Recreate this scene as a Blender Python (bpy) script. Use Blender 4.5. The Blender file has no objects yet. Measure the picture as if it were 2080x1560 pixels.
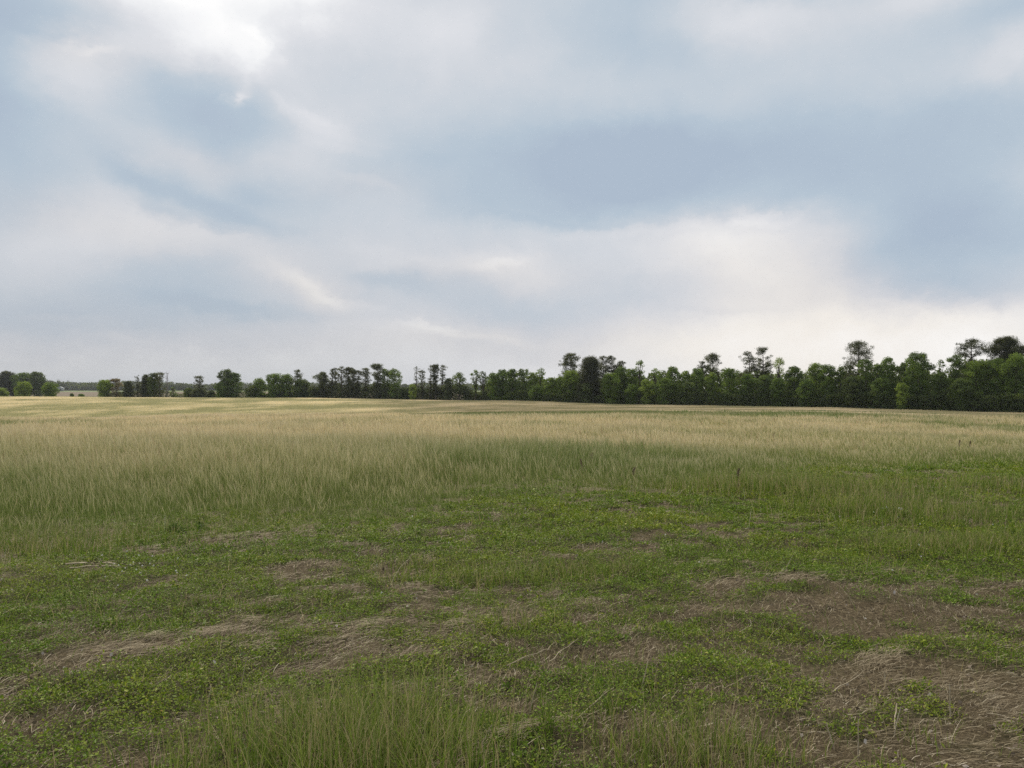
import bpy, bmesh, math, random
import numpy as np
from mathutils import Vector

# ------------------------------------------------------------------ camera
F_PX = 1617.0          # focal length in photo pixels (2080 wide)
HOR = 790.0            # photo row of the horizon
EYE = 1.60
scene = bpy.context.scene
cam_data = bpy.data.cameras.new('camera')
cam = bpy.data.objects.new('camera', cam_data)
scene.collection.objects.link(cam)
cam_data.sensor_width = 36.0
cam_data.lens = 36.0 * F_PX / 2080.0
cam_data.clip_start = 0.05
cam_data.clip_end = 9000.0
cam.location = (0.0, 0.0, EYE)
cam.rotation_euler = (math.radians(90.0 + math.degrees(math.atan((HOR - 780.0) / F_PX))), 0.0, 0.0)
scene.camera = cam
scene.view_settings.view_transform = 'Standard'
scene.view_settings.look = 'None'
scene.view_settings.gamma = 1.0
scene.view_settings.exposure = 0.0
scene.cycles.max_bounces = 6
scene.cycles.diffuse_bounces = 3
scene.cycles.glossy_bounces = 2
scene.cycles.transmission_bounces = 3
scene.cycles.volume_bounces = 0
scene.cycles.caustics_reflective = False
scene.cycles.caustics_refractive = False
scene.cycles.use_denoising = False

SUN_AZ, SUN_EL = -20.0, 42.0   # degrees: azimuth from +Y (negative is left), elevation

def lin(c):
    r = []
    for v in c[:3]:
        v = v / 255.0
        r.append(v / 12.92 if v <= 0.04045 else ((v + 0.055) / 1.055) ** 2.4)
    return (r[0], r[1], r[2], 1.0)

# ------------------------------------------------------------------ world: broken overcast
world = bpy.data.worlds.new('World')
scene.world = world
world.use_nodes = True
wt = world.node_tree
wt.nodes.clear()

class NT:
    """small node builder"""
    def __init__(s, tree): s.t = tree
    def n(s, kind, **kw):
        nd = s.t.nodes.new(kind)
        for k, v in kw.items(): setattr(nd, k, v)
        return nd
    def put(s, sock, v):
        if hasattr(v, 'default_value') or hasattr(v, 'links'): s.t.links.new(v, sock)
        else: sock.default_value = v
    def m(s, op, a, b=None, c=None, clamp=False):
        nd = s.n('ShaderNodeMath', operation=op, use_clamp=clamp)
        s.put(nd.inputs[0], a)
        if b is not None: s.put(nd.inputs[1], b)
        if c is not None: s.put(nd.inputs[2], c)
        return nd.outputs[0]
    def vm(s, op, a, b=None, scale=None):
        nd = s.n('ShaderNodeVectorMath', operation=op)
        s.put(nd.inputs[0], a)
        if b is not None: s.put(nd.inputs[1], b)
        if scale is not None: s.put(nd.inputs['Scale'], scale)
        return nd.outputs['Value'] if op in ('DOT_PRODUCT', 'LENGTH') else nd.outputs[0]
    def noise(s, vec, scale, detail=4, rough=0.5, w=None, out='Fac', dist=0.0):
        nd = s.n('ShaderNodeTexNoise')
        if w is not None:
            nd.noise_dimensions = '4D'; nd.inputs['W'].default_value = w
        s.put(nd.inputs['Vector'], vec)
        nd.inputs['Scale'].default_value = scale; nd.inputs['Detail'].default_value = detail
        nd.inputs['Roughness'].default_value = rough; nd.inputs['Distortion'].default_value = dist
        return nd.outputs[out]
    def mix(s, fac, a, b, blend='MIX'):
        nd = s.n('ShaderNodeMix', data_type='RGBA', blend_type=blend)
        s.put(nd.inputs[0], fac); s.put(nd.inputs[6], a); s.put(nd.inputs[7], b)
        return nd.outputs[2]
    def ramp(s, fac, stops, interp='LINEAR'):
        nd = s.n('ShaderNodeValToRGB'); cr = nd.color_ramp; cr.interpolation = interp
        while len(cr.elements) < len(stops): cr.elements.new(0.5)
        for e, (p, c) in zip(cr.elements, stops): e.position = p; e.color = c
        s.put(nd.inputs[0], fac)
        return nd.outputs[0]
    def maprange(s, v, a, b, c=0.0, d=1.0, smooth=True):
        nd = s.n('ShaderNodeMapRange', interpolation_type='SMOOTHSTEP' if smooth else 'LINEAR')
        s.put(nd.inputs[0], v); nd.inputs[1].default_value = a; nd.inputs[2].default_value = b
        nd.inputs[3].default_value = c; nd.inputs[4].default_value = d
        return nd.outputs[0]

W = NT(wt)
tc = W.n('ShaderNodeTexCoord')
sep = W.n('ShaderNodeSeparateXYZ'); wt.links.new(tc.outputs['Generated'], sep.inputs[0])
az = W.m('ARCTAN2', sep.outputs[0], sep.outputs[1])
el = W.m('ARCSINE', W.m('MINIMUM', W.m('MAXIMUM', sep.outputs[2], -0.999), 0.999))
cmb = W.n('ShaderNodeCombineXYZ'); W.put(cmb.inputs[0], az); W.put(cmb.inputs[1], el)
sky_p = cmb.outputs[0]
# clouds flatten towards the horizon: stretch the noise space sideways
cmb2 = W.n('ShaderNodeCombineXYZ'); W.put(cmb2.inputs[0], W.m('MULTIPLY', az, 0.95)); W.put(cmb2.inputs[1], W.m('MULTIPLY', el, 1.45))
W.put(cmb2.inputs[2], 0.3)
flat_p = cmb2.outputs[0]
warp1 = W.vm('SUBTRACT', W.noise(flat_p, 4.0, 3, 0.55, out='Color'), (0.5, 0.5, 0.5))
warp2 = W.vm('SUBTRACT', W.noise(flat_p, 14.0, 7, 0.66, out='Color'), (0.5, 0.5, 0.5))
wsum = W.vm('ADD', W.vm('MULTIPLY', warp1, (0.09, 0.06, 0.0)), W.vm('MULTIPLY', warp2, (0.065, 0.045, 0.0)))
sky_w = W.vm('ADD', sky_p, wsum)

def blob(px, py, rx, ry, rot=0.0, sharp=1.0):
    """a cloud mass: a soft ellipse round a direction of the sky, sizes in degrees x 28.2"""
    a = math.atan((px - 1040.0) / F_PX)
    e = math.atan((HOR - py) / math.hypot(F_PX, px - 1040.0))
    mp = W.n('ShaderNodeMapping', vector_type='TEXTURE')
    k = math.cos(a)
    mp.inputs['Location'].default_value = (a, e, 0)
    mp.inputs['Rotation'].default_value = (0, 0, math.radians(rot))
    mp.inputs['Scale'].default_value = (rx / F_PX * k, ry / F_PX * k, 1)
    W.put(mp.inputs['Vector'], sky_w)
    d = W.vm('DOT_PRODUCT', mp.outputs[0], mp.outputs[0])
    if sharp != 1.0: d = W.m('POWER', d, sharp)
    return W.m('POWER', 2.71828, W.m('MULTIPLY', d, -1.0))

def total(base, items):
    v = base
    for it in items:
        amp = it[-1]
        v = W.m('MULTIPLY_ADD', blob(*it[:-1]), amp, v)
    return v

# px, py, rx, ry, rot, sharpness, amplitude   (brightness of the cloud deck)
BRIGHT = [
    (445, 30, 170, 46, -34, 1, 0.237),
    (300, 10, 120, 40, -20, 1, 0.095),
    (620, 230, 160, 26, -18, 1, 0.133),
    (466, 184, 13, 15, 0, 1, 0.380),
    (436, 178, 10, 8, 0, 1, 0.133),
    (160, 90, 110, 30, 8, 1, 0.152),
    (120, 130, 120, 40, 0, 1, 0.057),
    (470, 262, 90, 45, 0, 1.3, -0.142),
    (70, 360, 110, 50, 0, 1, -0.095),
    (430, 418, 170, 30, -16, 1.3, -0.285),
    (260, 350, 80, 30, -35, 1.2, -0.133),
    (520, 400, 80, 40, 0, 1, -0.095),
    (370, 318, 120, 30, -18, 1.2, 0.095),
    (650, 350, 140, 40, -16, 1, 0.067),
    (480, 625, 160, 16, -3, 1.2, -0.190),
    (150, 560, 130, 40, 0, 1, -0.048),
    (610, 583, 66, 22, -28, 1.2, 0.15),
    (560, 560, 80, 22, -20, 1, 0.076),
    (690, 612, 70, 10, -10, 1.2, 0.076),
    (770, 572, 80, 22, -6, 1.4, -0.161),
    (1000, 612, 170, 36, -3, 1.2, -0.190),
    (760, 520, 120, 16, -10, 1, 0.048),
    (960, 540, 120, 20, 0, 1, 0.114),
    (900, 672, 170, 14, -3, 1.2, 0.095),
    (1000, 690, 150, 9, -3, 1.2, 0.057),
    (140, 655, 70, 8, -6, 1.4, 0.076),
    (240, 694, 60, 6, -4, 1.4, 0.057),
    (375, 703, 12, 5, 0, 1.4, 0.076),
    (880, 330, 60, 30, 0, 1, -0.057),
    (1330, 115, 110, 45, -20, 1.2, -0.114),
    (1020, 70, 60, 40, 0, 1.3, -0.095),
    (900, 60, 60, 40, 0, 1, 0.057),
    (1960, 600, 120, 40, -5, 1.4, -0.190),
    (1000, 440, 130, 40, 0, 1, -0.095),
    (1500, 460, 130, 40, 0, 1.5, 0.114),
    (1100, 480, 130, 26, 0, 1.2, 0.067),
    (1620, 560, 130, 50, -22, 1.2, 0.076),
    (1450, 612, 90, 7, 0, 1.2, -0.048),
    (2060, 680, 120, 46, 0, 1.2, 0.114),
    (2050, 640, 14, 24, 0, 1, -0.095),
    (1895, 635, 12, 30, 0, 1, -0.076),
    (330, 432, 60, 20, -20, 2, -0.100),
    (420, 455, 120, 12, -12, 2, -0.100),
    (540, 385, 60, 22, -10, 1.6, -0.080),
    (1120, 452, 160, 10, 0, 2, -0.060),
    (600, 560, 50, 14, -30, 1.5, 0.06),
    (655, 600, 36, 12, -30, 1.5, 0.07),
    (1000, 545, 70, 12, 8, 2, 0.070),
    (870, 668, 70, 9, -8, 2, 0.080),
    (960, 690, 90, 6, -3, 2, 0.060),
    (1290, 465, 220, 12, 3, 2, 0.060),
    (1560, 440, 70, 16, 0, 2, 0.100),
    (200, 92, 60, 10, 5, 1.6, 0.100),
    (500, 60, 30, 12, -40, 2, 0.080),
    (530, 95, 16, 16, 0, 2, 0.050),
    (560, 190, 22, 14, -30, 2, 0.070),
    (480, 165, 14, 30, -10, 1.5, 0.080),
    (640, 225, 60, 8, -14, 2, 0.050),
    (760, 380, 60, 12, -14, 2, 0.060),
    (700, 300, 90, 12, -14, 2, 0.050),
]
# broad light and dark of the cloud deck: weights on a coarse lattice of bearings and elevations
GX = [-60.0, 160.0, 380.0, 600.0, 820.0, 1040.0, 1260.0, 1480.0, 1700.0, 1920.0, 2140.0]
GY = [-90.0, 5.6, 101.1, 196.7, 292.2, 387.8, 483.3, 578.9, 674.4, 770.0]
SX, SY = 187, 81.2222
GRID = [[0.487, 1.192, 0.956, 0.446, -0.116, -0.028, -0.058, -0.643, -1.017, -0.306, 0.258], [0.617, 0.077, -0.489, 0.091, 0.132, 0.056, -0.206, 0.509, 0.152, 0.425, 0.648], [-0.564, -0.428, 0.682, -0.043, -0.095, 0.113, -0.122, -0.169, -0.075, -0.261, -0.653], [-0.188, 0.462, -0.647, 0.003, 0.077, -0.175, 0.167, -0.009, 0.039, 0.084, 0.449], [-0.463, -0.124, 0.072, 0.109, -0.156, -0.079, -0.632, -0.194, -0.16, -0.223, -0.334], [-0.064, 0.045, -0.179, -0.149, -0.022, -0.149, -0.212, -0.184, -0.192, -0.126, 0.129], [-0.185, 0.056, 0.242, -0.002, 0.055, -0.038, 0.114, 0.213, 0.061, -0.448, -0.06], [0.051, 0.218, -0.326, 0.134, -0.128, 0.215, -0.246, 0.117, -0.115, -0.134, -0.055], [-0.161, -0.285, -0.035, -0.05, 0.172, -0.201, 0.188, 0.186, 0.294, 0.192, 0.078], [0.365, 0.307, 0.451, 0.273, 0.124, 0.293, 0.087, 0.204, 0.073, 0.241, 0.074]]
sxw = W.n('ShaderNodeSeparateXYZ'); W.put(sxw.inputs[0], sky_w)
def bell(sock, c, s):
    d = W.m('DIVIDE', W.m('SUBTRACT', sock, c), s)
    return W.m('POWER', 2.71828, W.m('MULTIPLY', W.m('MULTIPLY', d, d), -1.0))
gu = [bell(sxw.outputs[0], math.atan((x - 1040.0) / F_PX), SX / F_PX * math.cos(math.atan((x - 1040.0) / F_PX)) ** 2) for x in GX]
gv = [bell(sxw.outputs[1], math.atan((HOR - y) / F_PX) * .96, SY / F_PX * .96) for y in GY]
base = W.m('MULTIPLY_ADD', W.m('SUBTRACT', W.noise(flat_p, 5.0, 7, 0.58, w=3.1), 0.5), 0.17, 0.50)
base = W.m('MULTIPLY_ADD', W.m('SUBTRACT', W.noise(sky_w, 12.0, 9, 0.68, w=7.7), 0.5), 0.24, base)
for j in range(len(GY)):
    row = W.m('MULTIPLY', gu[0], GRID[j][0])
    for i in range(1, len(GX)): row = W.m('MULTIPLY_ADD', gu[i], GRID[j][i], row)
    base = W.m('MULTIPLY_ADD', row, gv[j], base)
bright = total(base, BRIGHT)
WARM = [
    (1650, 700, 560, 110, 0, 1, 0.9), (1560, 540, 220, 90, -10, 1.2, 0.6), (1000, 560, 220, 40, 0, 1, 0.45), (620, 590, 90, 35, -20, 1, 0.55),
    (250, 470, 420, 60, -5, 1, 0.35), (400, 320, 140, 40, 0, 1, 0.30), (170, 95, 120, 40, 0, 1, 0.3), (900, 690, 400, 40, 0, 1, 0.40), (100, 650, 240, 60, 0, 1, 0.25),
    (750, 390, 140, 30, 0, 1, 0.25), (200, 760, 700, 60, 0, 1, 0.35),
]
warm = W.m('MINIMUM', total(0.0, WARM), 1.0)
cloud_cool = W.ramp(bright, [(0.0, lin((174, 189, 206))), (0.20, lin((182, 197, 211))), (0.38, lin((196, 206, 216))),
                             (0.52, lin((209, 214, 221))), (0.68, lin((223, 225, 230))), (0.85, lin((243, 244, 246))), (1.0, lin((255, 255, 255)))])
cloud_warm = W.ramp(bright, [(0.0, lin((162, 180, 196))), (0.20, lin((178, 189, 202))), (0.38, lin((196, 199, 207))),
                             (0.52, lin((212, 211, 214))), (0.68, lin((226, 222, 219))), (0.85, lin((242, 236, 228))), (1.0, lin((253, 251, 249)))])
cloud = W.mix(warm, cloud_cool, cloud_warm)
# grey murk along the horizon on the left, under the cloud deck
low = W.m('POWER', 2.71828, W.m('MULTIPLY', W.m('MAXIMUM', el, 0.0), -11.0))
left = W.maprange(az, 0.36, -0.40, 0.0, 1.0)
cloud = W.mix(W.m('MULTIPLY', W.m('MULTIPLY', low, left), 0.85), cloud, lin((172, 176, 182)))
# thin clear sky between the clouds
nishita = W.n('ShaderNodeTexSky', sky_type='NISHITA', sun_disc=False)
nishita.sun_elevation = math.radians(SUN_EL); nishita.sun_rotation = math.radians(SUN_AZ)
blue = W.vm('SCALE', nishita.outputs[0], scale=0.06)
cover = W.maprange(bright, 0.0, 0.30, 0.96, 1.0)
final = W.mix(cover, blue, cloud)
# overhead sky, out of view, brightened to add light on the ground
zen = W.maprange(el, 0.50, 1.15, 1.0, 1.7)
final = W.mix(1.0, final, W.mix(W.maprange(el, 0.5, 1.15), lin((255, 255, 255)), lin((255, 250, 240))), 'MULTIPLY')
final = W.vm('SCALE', final, scale=zen)
bg = W.n('ShaderNodeBackground'); W.put(bg.inputs[0], final); bg.inputs[1].default_value = 1.0
wo = W.n('ShaderNodeOutputWorld'); wt.links.new(bg.outputs[0], wo.inputs[0])

# ------------------------------------------------------------------ sun behind the cloud deck
sd = bpy.data.lights.new('sun', 'SUN'); sd.energy = 3.5; sd.angle = math.radians(9.0); sd.color = (1.0, 0.90, 0.74)
sun = bpy.data.objects.new('sun', sd); scene.collection.objects.link(sun)
sa, se = math.radians(SUN_AZ), math.radians(SUN_EL)
sun_dir = Vector((math.sin(sa) * math.cos(se), math.cos(sa) * math.cos(se), math.sin(se)))
sun.rotation_euler = sun_dir.to_track_quat('Z', 'Y').to_euler()
scene.cycles.use_adaptive_sampling = True
scene.cycles.adaptive_min_samples = 20
scene.cycles.adaptive_threshold = 0.007
world.cycles.sampling_method = 'MANUAL'
world.cycles.sample_map_resolution = 512

rng = np.random.default_rng(11)

# ------------------------------------------------------------------ helpers
def tag(o, label=None, cat=None, group=None, kind=None):
    if label: o['label'] = label
    if cat: o['category'] = cat
    if group: o['group'] = group
    if kind: o['kind'] = kind
    return o

def link(o, parent=None):
    scene.collection.objects.link(o)
    if parent is not None: o.parent = parent
    return o

def mesh_obj(name, verts, faces_idx, loops_per_face, mat, parent=None, attrs=None, smooth=False):
    """verts (n,3) array, faces_idx flat array of loop vertex indices, loops_per_face int or array"""
    me = bpy.data.meshes.new(name)
    verts = np.ascontiguousarray(verts, dtype=np.float32)
    faces_idx = np.ascontiguousarray(faces_idx, dtype=np.int32).ravel()
    if np.isscalar(loops_per_face):
        nf = len(faces_idx) // loops_per_face
        starts = np.arange(nf, dtype=np.int32) * loops_per_face
    else:
        lp = np.asarray(loops_per_face); nf = len(lp)
        starts = np.concatenate([[0], np.cumsum(lp)[:-1]]).astype(np.int32)
    me.vertices.add(len(verts)); me.vertices.foreach_set('co', verts.ravel())
    me.loops.add(len(faces_idx)); me.loops.foreach_set('vertex_index', faces_idx)
    me.polygons.add(nf); me.polygons.foreach_set('loop_start', starts)
    if smooth: me.polygons.foreach_set('use_smooth', np.ones(nf, dtype=bool))
    if attrs:
        for k, a in attrs.items():
            a = np.ascontiguousarray(a, dtype=np.float32)
            if a.ndim == 1:
                at = me.attributes.new(k, 'FLOAT', 'POINT'); at.data.foreach_set('value', a)
            else:
                at = me.attributes.new(k, 'FLOAT_VECTOR', 'POINT'); at.data.foreach_set('vector', a.ravel())
    me.update(calc_edges=True)
    me.materials.append(mat)
    o = bpy.data.objects.new(name, me)
    return link(o, parent)

def _hash(ix, iy, seed):
    h = (ix * 374761393 + iy * 668265263 + seed * 1442695041) & 0xFFFFFFFF
    h = ((h ^ (h >> 13)) * 1274126177) & 0xFFFFFFFF
    return ((h ^ (h >> 16)) & 0xFFFF) / 65535.0

def vnoise(x, y, seed=0):
    x = np.asarray(x, dtype=np.float64); y = np.asarray(y, dtype=np.float64)
    xi = np.floor(x).astype(np.int64); yi = np.floor(y).astype(np.int64)
    fx = x - xi; fy = y - yi
    fx = fx * fx * (3 - 2 * fx); fy = fy * fy * (3 - 2 * fy)
    a = _hash(xi, yi, seed); b = _hash(xi + 1, yi, seed)
    c = _hash(xi, yi + 1, seed); d = _hash(xi + 1, yi + 1, seed)
    return (a * (1 - fx) + b * fx) * (1 - fy) + (c * (1 - fx) + d * fx) * fy

def fbm(x, y, scale, octaves=4, seed=0, rough=0.5):
    v = 0.0; amp = 1.0; tot = 0.0; s = 1.0 / scale
    c, sn = math.cos(0.6), math.sin(0.6)
    for k in range(octaves):
        v = v + amp * vnoise(x * s, y * s, seed + k * 17)
        x, y = x * c - y * sn, x * sn + y * c
        tot += amp; amp *= rough; s *= 2.07
    return v / tot

def sstep(a, b, x):
    t = np.clip((np.asarray(x) - a) / (b - a), 0, 1)
    return t * t * (3 - 2 * t)

# ------------------------------------------------------------------ the lie of the land
# ground height below the camera's foot, by bearing (photo column) and depth
PROF = {
    -700: [(0, 0), (9, 0), (15, -.10), (30, -.45), (60, -1.2), (80, -1.9), (110, -3.3), (150, -3.8), (200, -2.8), (270, -1.4), (300, -1.9), (400, -3.0), (700, -1.6), (1200, -1.0), (4000, -1)],
    0:    [(0, 0), (9, 0), (15, -.10), (30, -.45), (60, -1.15), (80, -2.1), (110, -4.0), (150, -4.3), (200, -3.0), (270, -1.42), (300, -1.9), (400, -3.0), (700, -1.6), (1200, -1.0), (4000, -1)],
    520:  [(0, 0), (9, 0), (15, -.08), (30, -.40), (62, -0.95), (80, -1.6), (110, -3.3), (150, -3.5), (200, -2.8), (262, -1.9), (300, -2.2), (400, -3.0), (700, -1.6), (1200, -1.0), (4000, -1)],
    1040: [(0, 0), (9, 0), (15, -.05), (30, -.30), (60, -.85), (85, -1.35), (115, -2.5), (150, -2.6), (200, -2.35), (240, -2.5), (300, -3.0), (400, -3.0), (700, -1.6), (1200, -1.0), (4000, -1)],
    1300: [(0, 0), (9, 0), (15, -.05), (30, -.28), (60, -.75), (90, -1.35), (130, -2.35), (180, -3.0), (230, -3.2), (300, -3.2), (400, -3.0), (700, -1.6), (1200, -1.0), (4000, -1)],
    1560: [(0, 0), (9, 0), (15, -.05), (30, -.30), (60, -.80), (100, -1.6), (140, -2.4), (180, -3.1), (230, -3.4), (300, -3.4), (400, -3.0), (700, -1.6), (1200, -1.0), (4000, -1)],
    2080: [(0, 0), (9, 0), (15, -.08), (30, -.45), (60, -1.1), (100, -2.2), (150, -3.4), (180, -3.6), (230, -3.6), (300, -3.4), (400, -3.0), (700, -1.6), (1200, -1.0), (4000, -1)],
    2900: [(0, 0), (9, 0), (15, -.08), (30, -.45), (60, -1.2), (100, -2.4), (150, -3.5), (180, -3.6), (230, -3.6), (300, -3.4), (400, -3.0), (700, -1.6), (1200, -1.0), (4000, -1)],
}
_DG = np.concatenate([np.linspace(0, 400, 401), np.geomspace(402, 4000, 90)])
_PX = sorted(PROF)
def _smooth_profile(pts):
    d = np.array([p[0] for p in pts], float); z = np.array([p[1] for p in pts], float)
    v = np.interp(_DG, d, z)
    u = v.copy()
    for i, g in enumerate(_DG):           # widen the smoothing window with distance
        w = 1.0 + 0.06 * g
        k = np.abs(_DG - g) < w
        u[i] = v[k].mean()
    return u
_TAB = np.array([_smooth_profile(PROF[p]) for p in _PX])

def ground_z(X, Y, bumps=True):
    X = np.asarray(X, float); Y = np.asarray(Y, float)
    D = np.abs(Y)
    px = np.where(Y > 3, 1040.0 + F_PX * X / np.maximum(Y, 3.0), 1040.0 + F_PX * X / 3.0 * 0.3)
    px = np.clip(px, _PX[0], _PX[-1])
    D = np.maximum(D, np.where(Y > 0, 0.0, 0.0))
    z = np.zeros_like(px)
    cols = [np.interp(D, _DG, t) for t in _TAB]
    for i in range(len(_PX) - 1):
        m = (px >= _PX[i]) & (px <= _PX[i + 1])
        t = (px - _PX[i]) / (_PX[i + 1] - _PX[i])
        t = t * t * (3 - 2 * t)
        z = np.where(m, cols[i] * (1 - t) + cols[i + 1] * t, z)
    if bumps:
        near = 1.0 - sstep(25, 60, D)
        z = z + near * ((fbm(X, Y, 1.3, 3, 5) - 0.5) * 0.09 + (fbm(X, Y, 0.26, 2, 9) - 0.5) * 0.055)
        z = z + sstep(15, 60, D) * (1 - sstep(400, 700, D)) * (fbm(X, Y, 22, 2, 31) - 0.5) * 0.22
    return z

def spot(px, py, z=0.0):
    """where on flat ground the photo's pixel lies"""
    d = (EYE - z) * F_PX / (py - HOR)
    return ((px - 1040.0) / F_PX * d, d)

# near edge of the tall grass, by bearing (photo column -> depth)
_EP = np.array([-800, -100, 0, 200, 430, 600, 760, 900, 1040, 1200, 1330, 1450, 1560, 1700, 1850, 2080, 2900], float)
_ED = np.array([9.2, 9.2, 9.2, 9.5, 10.0, 10.3, 10.9, 12.2, 12.8, 13.4, 14.0, 14.6, 15.5, 17.0, 17.5, 18.0, 18.0], float)
def tall_mask(X, Y):
    px = 1040.0 + F_PX * X / np.maximum(Y, 0.5)
    e = np.interp(px, _EP, _ED)
    e = e + (fbm(X, Y, 2.6, 3, 71) - 0.5) * 4.2 + (fbm(X, Y, 0.6, 2, 77) - 0.5) * 0.9
    return sstep(-2.6, 2.2, Y - e)

def _patch(X, Y, px, py, rx, ry, rot=0.0):
    cx, cy = spot(px, py)
    dx, dy = X - cx, Y - cy
    c, s = math.cos(rot), math.sin(rot)
    u = (dx * c + dy * s) / rx; v = (-dx * s + dy * c) / ry
    return np.exp(-(u * u + v * v))

def green_mask(X, Y):
    """cover of low green plants on the mown strip, 0..1"""
    g = 0.76 + 0 * X
    for p in [(1800, 1400, 1.1, 1.3, .9), (1950, 1290, 1.8, 1.0, .8), (2060, 1480, .9, .9, .6), (1700, 1220, 1.6, .7, .60), (1420, 1190, .9, .55, .5), (1300, 1260, .5, .6, .35), (1250, 1340, .4, .3, .35),
              (560, 1270, .55, .22, .6), (330, 1315, .75, .25, .55), (240, 1330, .5, .22, .45), (520, 1340, .9, .10, .45), (150, 1100, 2.4, .7, .40), (900, 1010, 2.6, .9, .5), (1250, 985, 3.4, .9, .6),
              (640, 1180, .4, .25, .3), (1180, 1130, 1.0, .5, .4), (100, 1500, .6, .3, .3), (1330, 1500, .5, .4, .4), (1560, 1500, .5, .4, .5), (850, 1085, 1.2, .4, .35), (1900, 950, 4, 1.2, .3), (2000, 1200, 2.2, .4, .4)]:
        g = g - 0.40 * p[4] * _patch(X, Y, *p[:4])
    for p in [(1750, 1120, 3.2, 1.2, .2), (1560, 1130, 1.2, .6, .2), (1700, 1480, .12, .12, .8), (1880, 1440, .16, .14, .9), (1500, 1290, .35, .2, .5), (1640, 1400, .2, .16, .5)]:
        g = g + p[4] * _patch(X, Y, *p[:4])
    g = g + (fbm(X * .7, Y, 0.70, 3, 40) - 0.5) * 1.6 + (fbm(X * .75, Y, 0.20, 3, 44) - 0.5) * 2.1
    return np.clip(g, 0.0, 1.0)

def tone_at(X, Y):
    """0 = green patches of the meadow, 1 = ripe straw-coloured; long streaks across the slope"""
    t = fbm(X * 0.5, Y * .8, 8.0, 4, 90, 0.6)
    u = fbm(X * 0.6, Y * .6, 30.0, 3, 97)
    v = np.clip((t - 0.5) * 2.6 + (u - 0.5) * 1.5 + 0.5, 0, 1)
    v = v + (1 - sstep(24, 45, Y)) * ((.42 + .36 * (v - .2)) - v)
    px = 1040.0 + F_PX * X / np.maximum(Y, 1)
    e = np.interp(px, _EP, _ED)
    young = (1 - sstep(2.0, 7.5, Y - e + (fbm(X, Y, 3.0, 2, 98) - .5) * 5)) * .10    # greener, later growth along the cut edge
    ripe = np.exp(-((Y - 52) / 16.0) ** 2) * .45 * (1 - sstep(1150, 1900, px)) + sstep(16, 22, Y) * (1 - sstep(24, 36, Y)) * .18
    v = np.clip(v - young + ripe, 0, 1)
    far = sstep(85, 110, Y)
    v = v * (1 - far) + far * (.50 + .5 * np.clip((fbm(X * .55, Y * .35, 7.0, 4, 93, .6) - .5) * 3.2 + .35, 0, 1))
    return v

def sunlit_yellow_at(X, Y):  # the left hill's sun patch, put into grass and ground colour as yellow
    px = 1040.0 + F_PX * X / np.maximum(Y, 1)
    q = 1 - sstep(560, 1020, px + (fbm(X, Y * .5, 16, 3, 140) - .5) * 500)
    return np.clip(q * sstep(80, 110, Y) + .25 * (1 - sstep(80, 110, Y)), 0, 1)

# ------------------------------------------------------------------ materials
def new_mat(name):
    m = bpy.data.materials.new(name); m.use_nodes = True
    t = m.node_tree; t.nodes.clear()
    return m, NT(t)

def leafy(N, col, rough=0.75, trans=0.3, spec=0.25, tcol=None):
    p = N.n('ShaderNodeBsdfPrincipled')
    N.put(p.inputs['Base Color'], col); p.inputs['Roughness'].default_value = rough
    p.inputs['Specular IOR Level'].default_value = spec * .3
    if trans > 0:
        tr = N.n('ShaderNodeBsdfTranslucent'); N.put(tr.inputs[0], tcol if tcol is not None else col)
        mx = N.n('ShaderNodeMixShader'); mx.inputs[0].default_value = trans
        N.t.links.new(p.outputs[0], mx.inputs[1]); N.t.links.new(tr.outputs[0], mx.inputs[2])
        sh = mx.outputs[0]
    else: sh = p.outputs[0]
    o = N.n('ShaderNodeOutputMaterial'); N.t.links.new(sh, o.inputs[0])

def C(r, g, b): return (r, g, b, 1.0)

# ground
m_ground, N = new_mat('soil_and_thatch')
geo = N.n('ShaderNodeNewGeometry'); pos = geo.outputs['Position']
at = N.n('ShaderNodeAttribute', attribute_name='cover'); cs = N.n('ShaderNodeSeparateXYZ'); N.t.links.new(at.outputs['Vector'], cs.inputs[0])
tall, green, tone = cs.outputs
n1 = N.noise(pos, 2.0, 6, 0.65); n2 = N.noise(pos, 30.0, 5, 0.7); n3 = N.noise(pos, 120.0, 3, 0.7)
soil = N.ramp(n2, [(0.30, C(.022, .016, .010)), (0.50, C(.105, .080, .046)), (0.60, C(.185, .148, .088)), (0.72, C(.27, .22, .15))])
soil = N.mix(N.maprange(n1, .40, .62), soil, N.ramp(n3, [(0.35, C(.05, .037, .022)), (0.6, C(.15, .115, .066)), (0.72, C(.22, .18, .125))]))
moss_shade = N.ramp(n3, [(0.35, C(.012, .020, .005)), (0.65, C(.050, .075, .016))])  # moss green, darkened to paint in the shade between the plants
near_c = N.mix(N.m('MULTIPLY', green, 0.55), soil, moss_shade)
field_g = N.ramp(tone, [(0.0, C(.10, .135, .045)), (0.35, C(.20, .205, .085)), (0.65, C(.33, .29, .135)), (1.0, C(.44, .37, .20))])
ps = N.n('ShaderNodeMapping'); ps.inputs['Scale'].default_value = (0.35, 1.0, 1.0); N.put(ps.inputs['Vector'], pos)
field_sunlit = N.ramp(tone, [(0.35, C(.25, .27, .12)), (0.6, C(.50, .45, .26)), (1.0, C(.70, .61, .40))])
field_d = N.ramp(tone, [(0.0, C(.14, .17, .065)), (0.35, C(.26, .25, .13)), (0.65, C(.38, .335, .21)), (1.0, C(.56, .48, .33))])
field_g = N.mix(green, field_d, field_sunlit)  # painted sunlight: brighter yellow ground on the left hill
fine = N.noise(ps.outputs[0], 1.2, 5, 0.65)
field = N.mix(0.45, field_g, N.mix(1.0, field_g, N.ramp(fine, [(0.3, C(.55, .60, .5)), (0.7, C(1.25, 1.2, 1.1))]), 'MULTIPLY'))
col = N.mix(tall, near_c, field)
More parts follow.
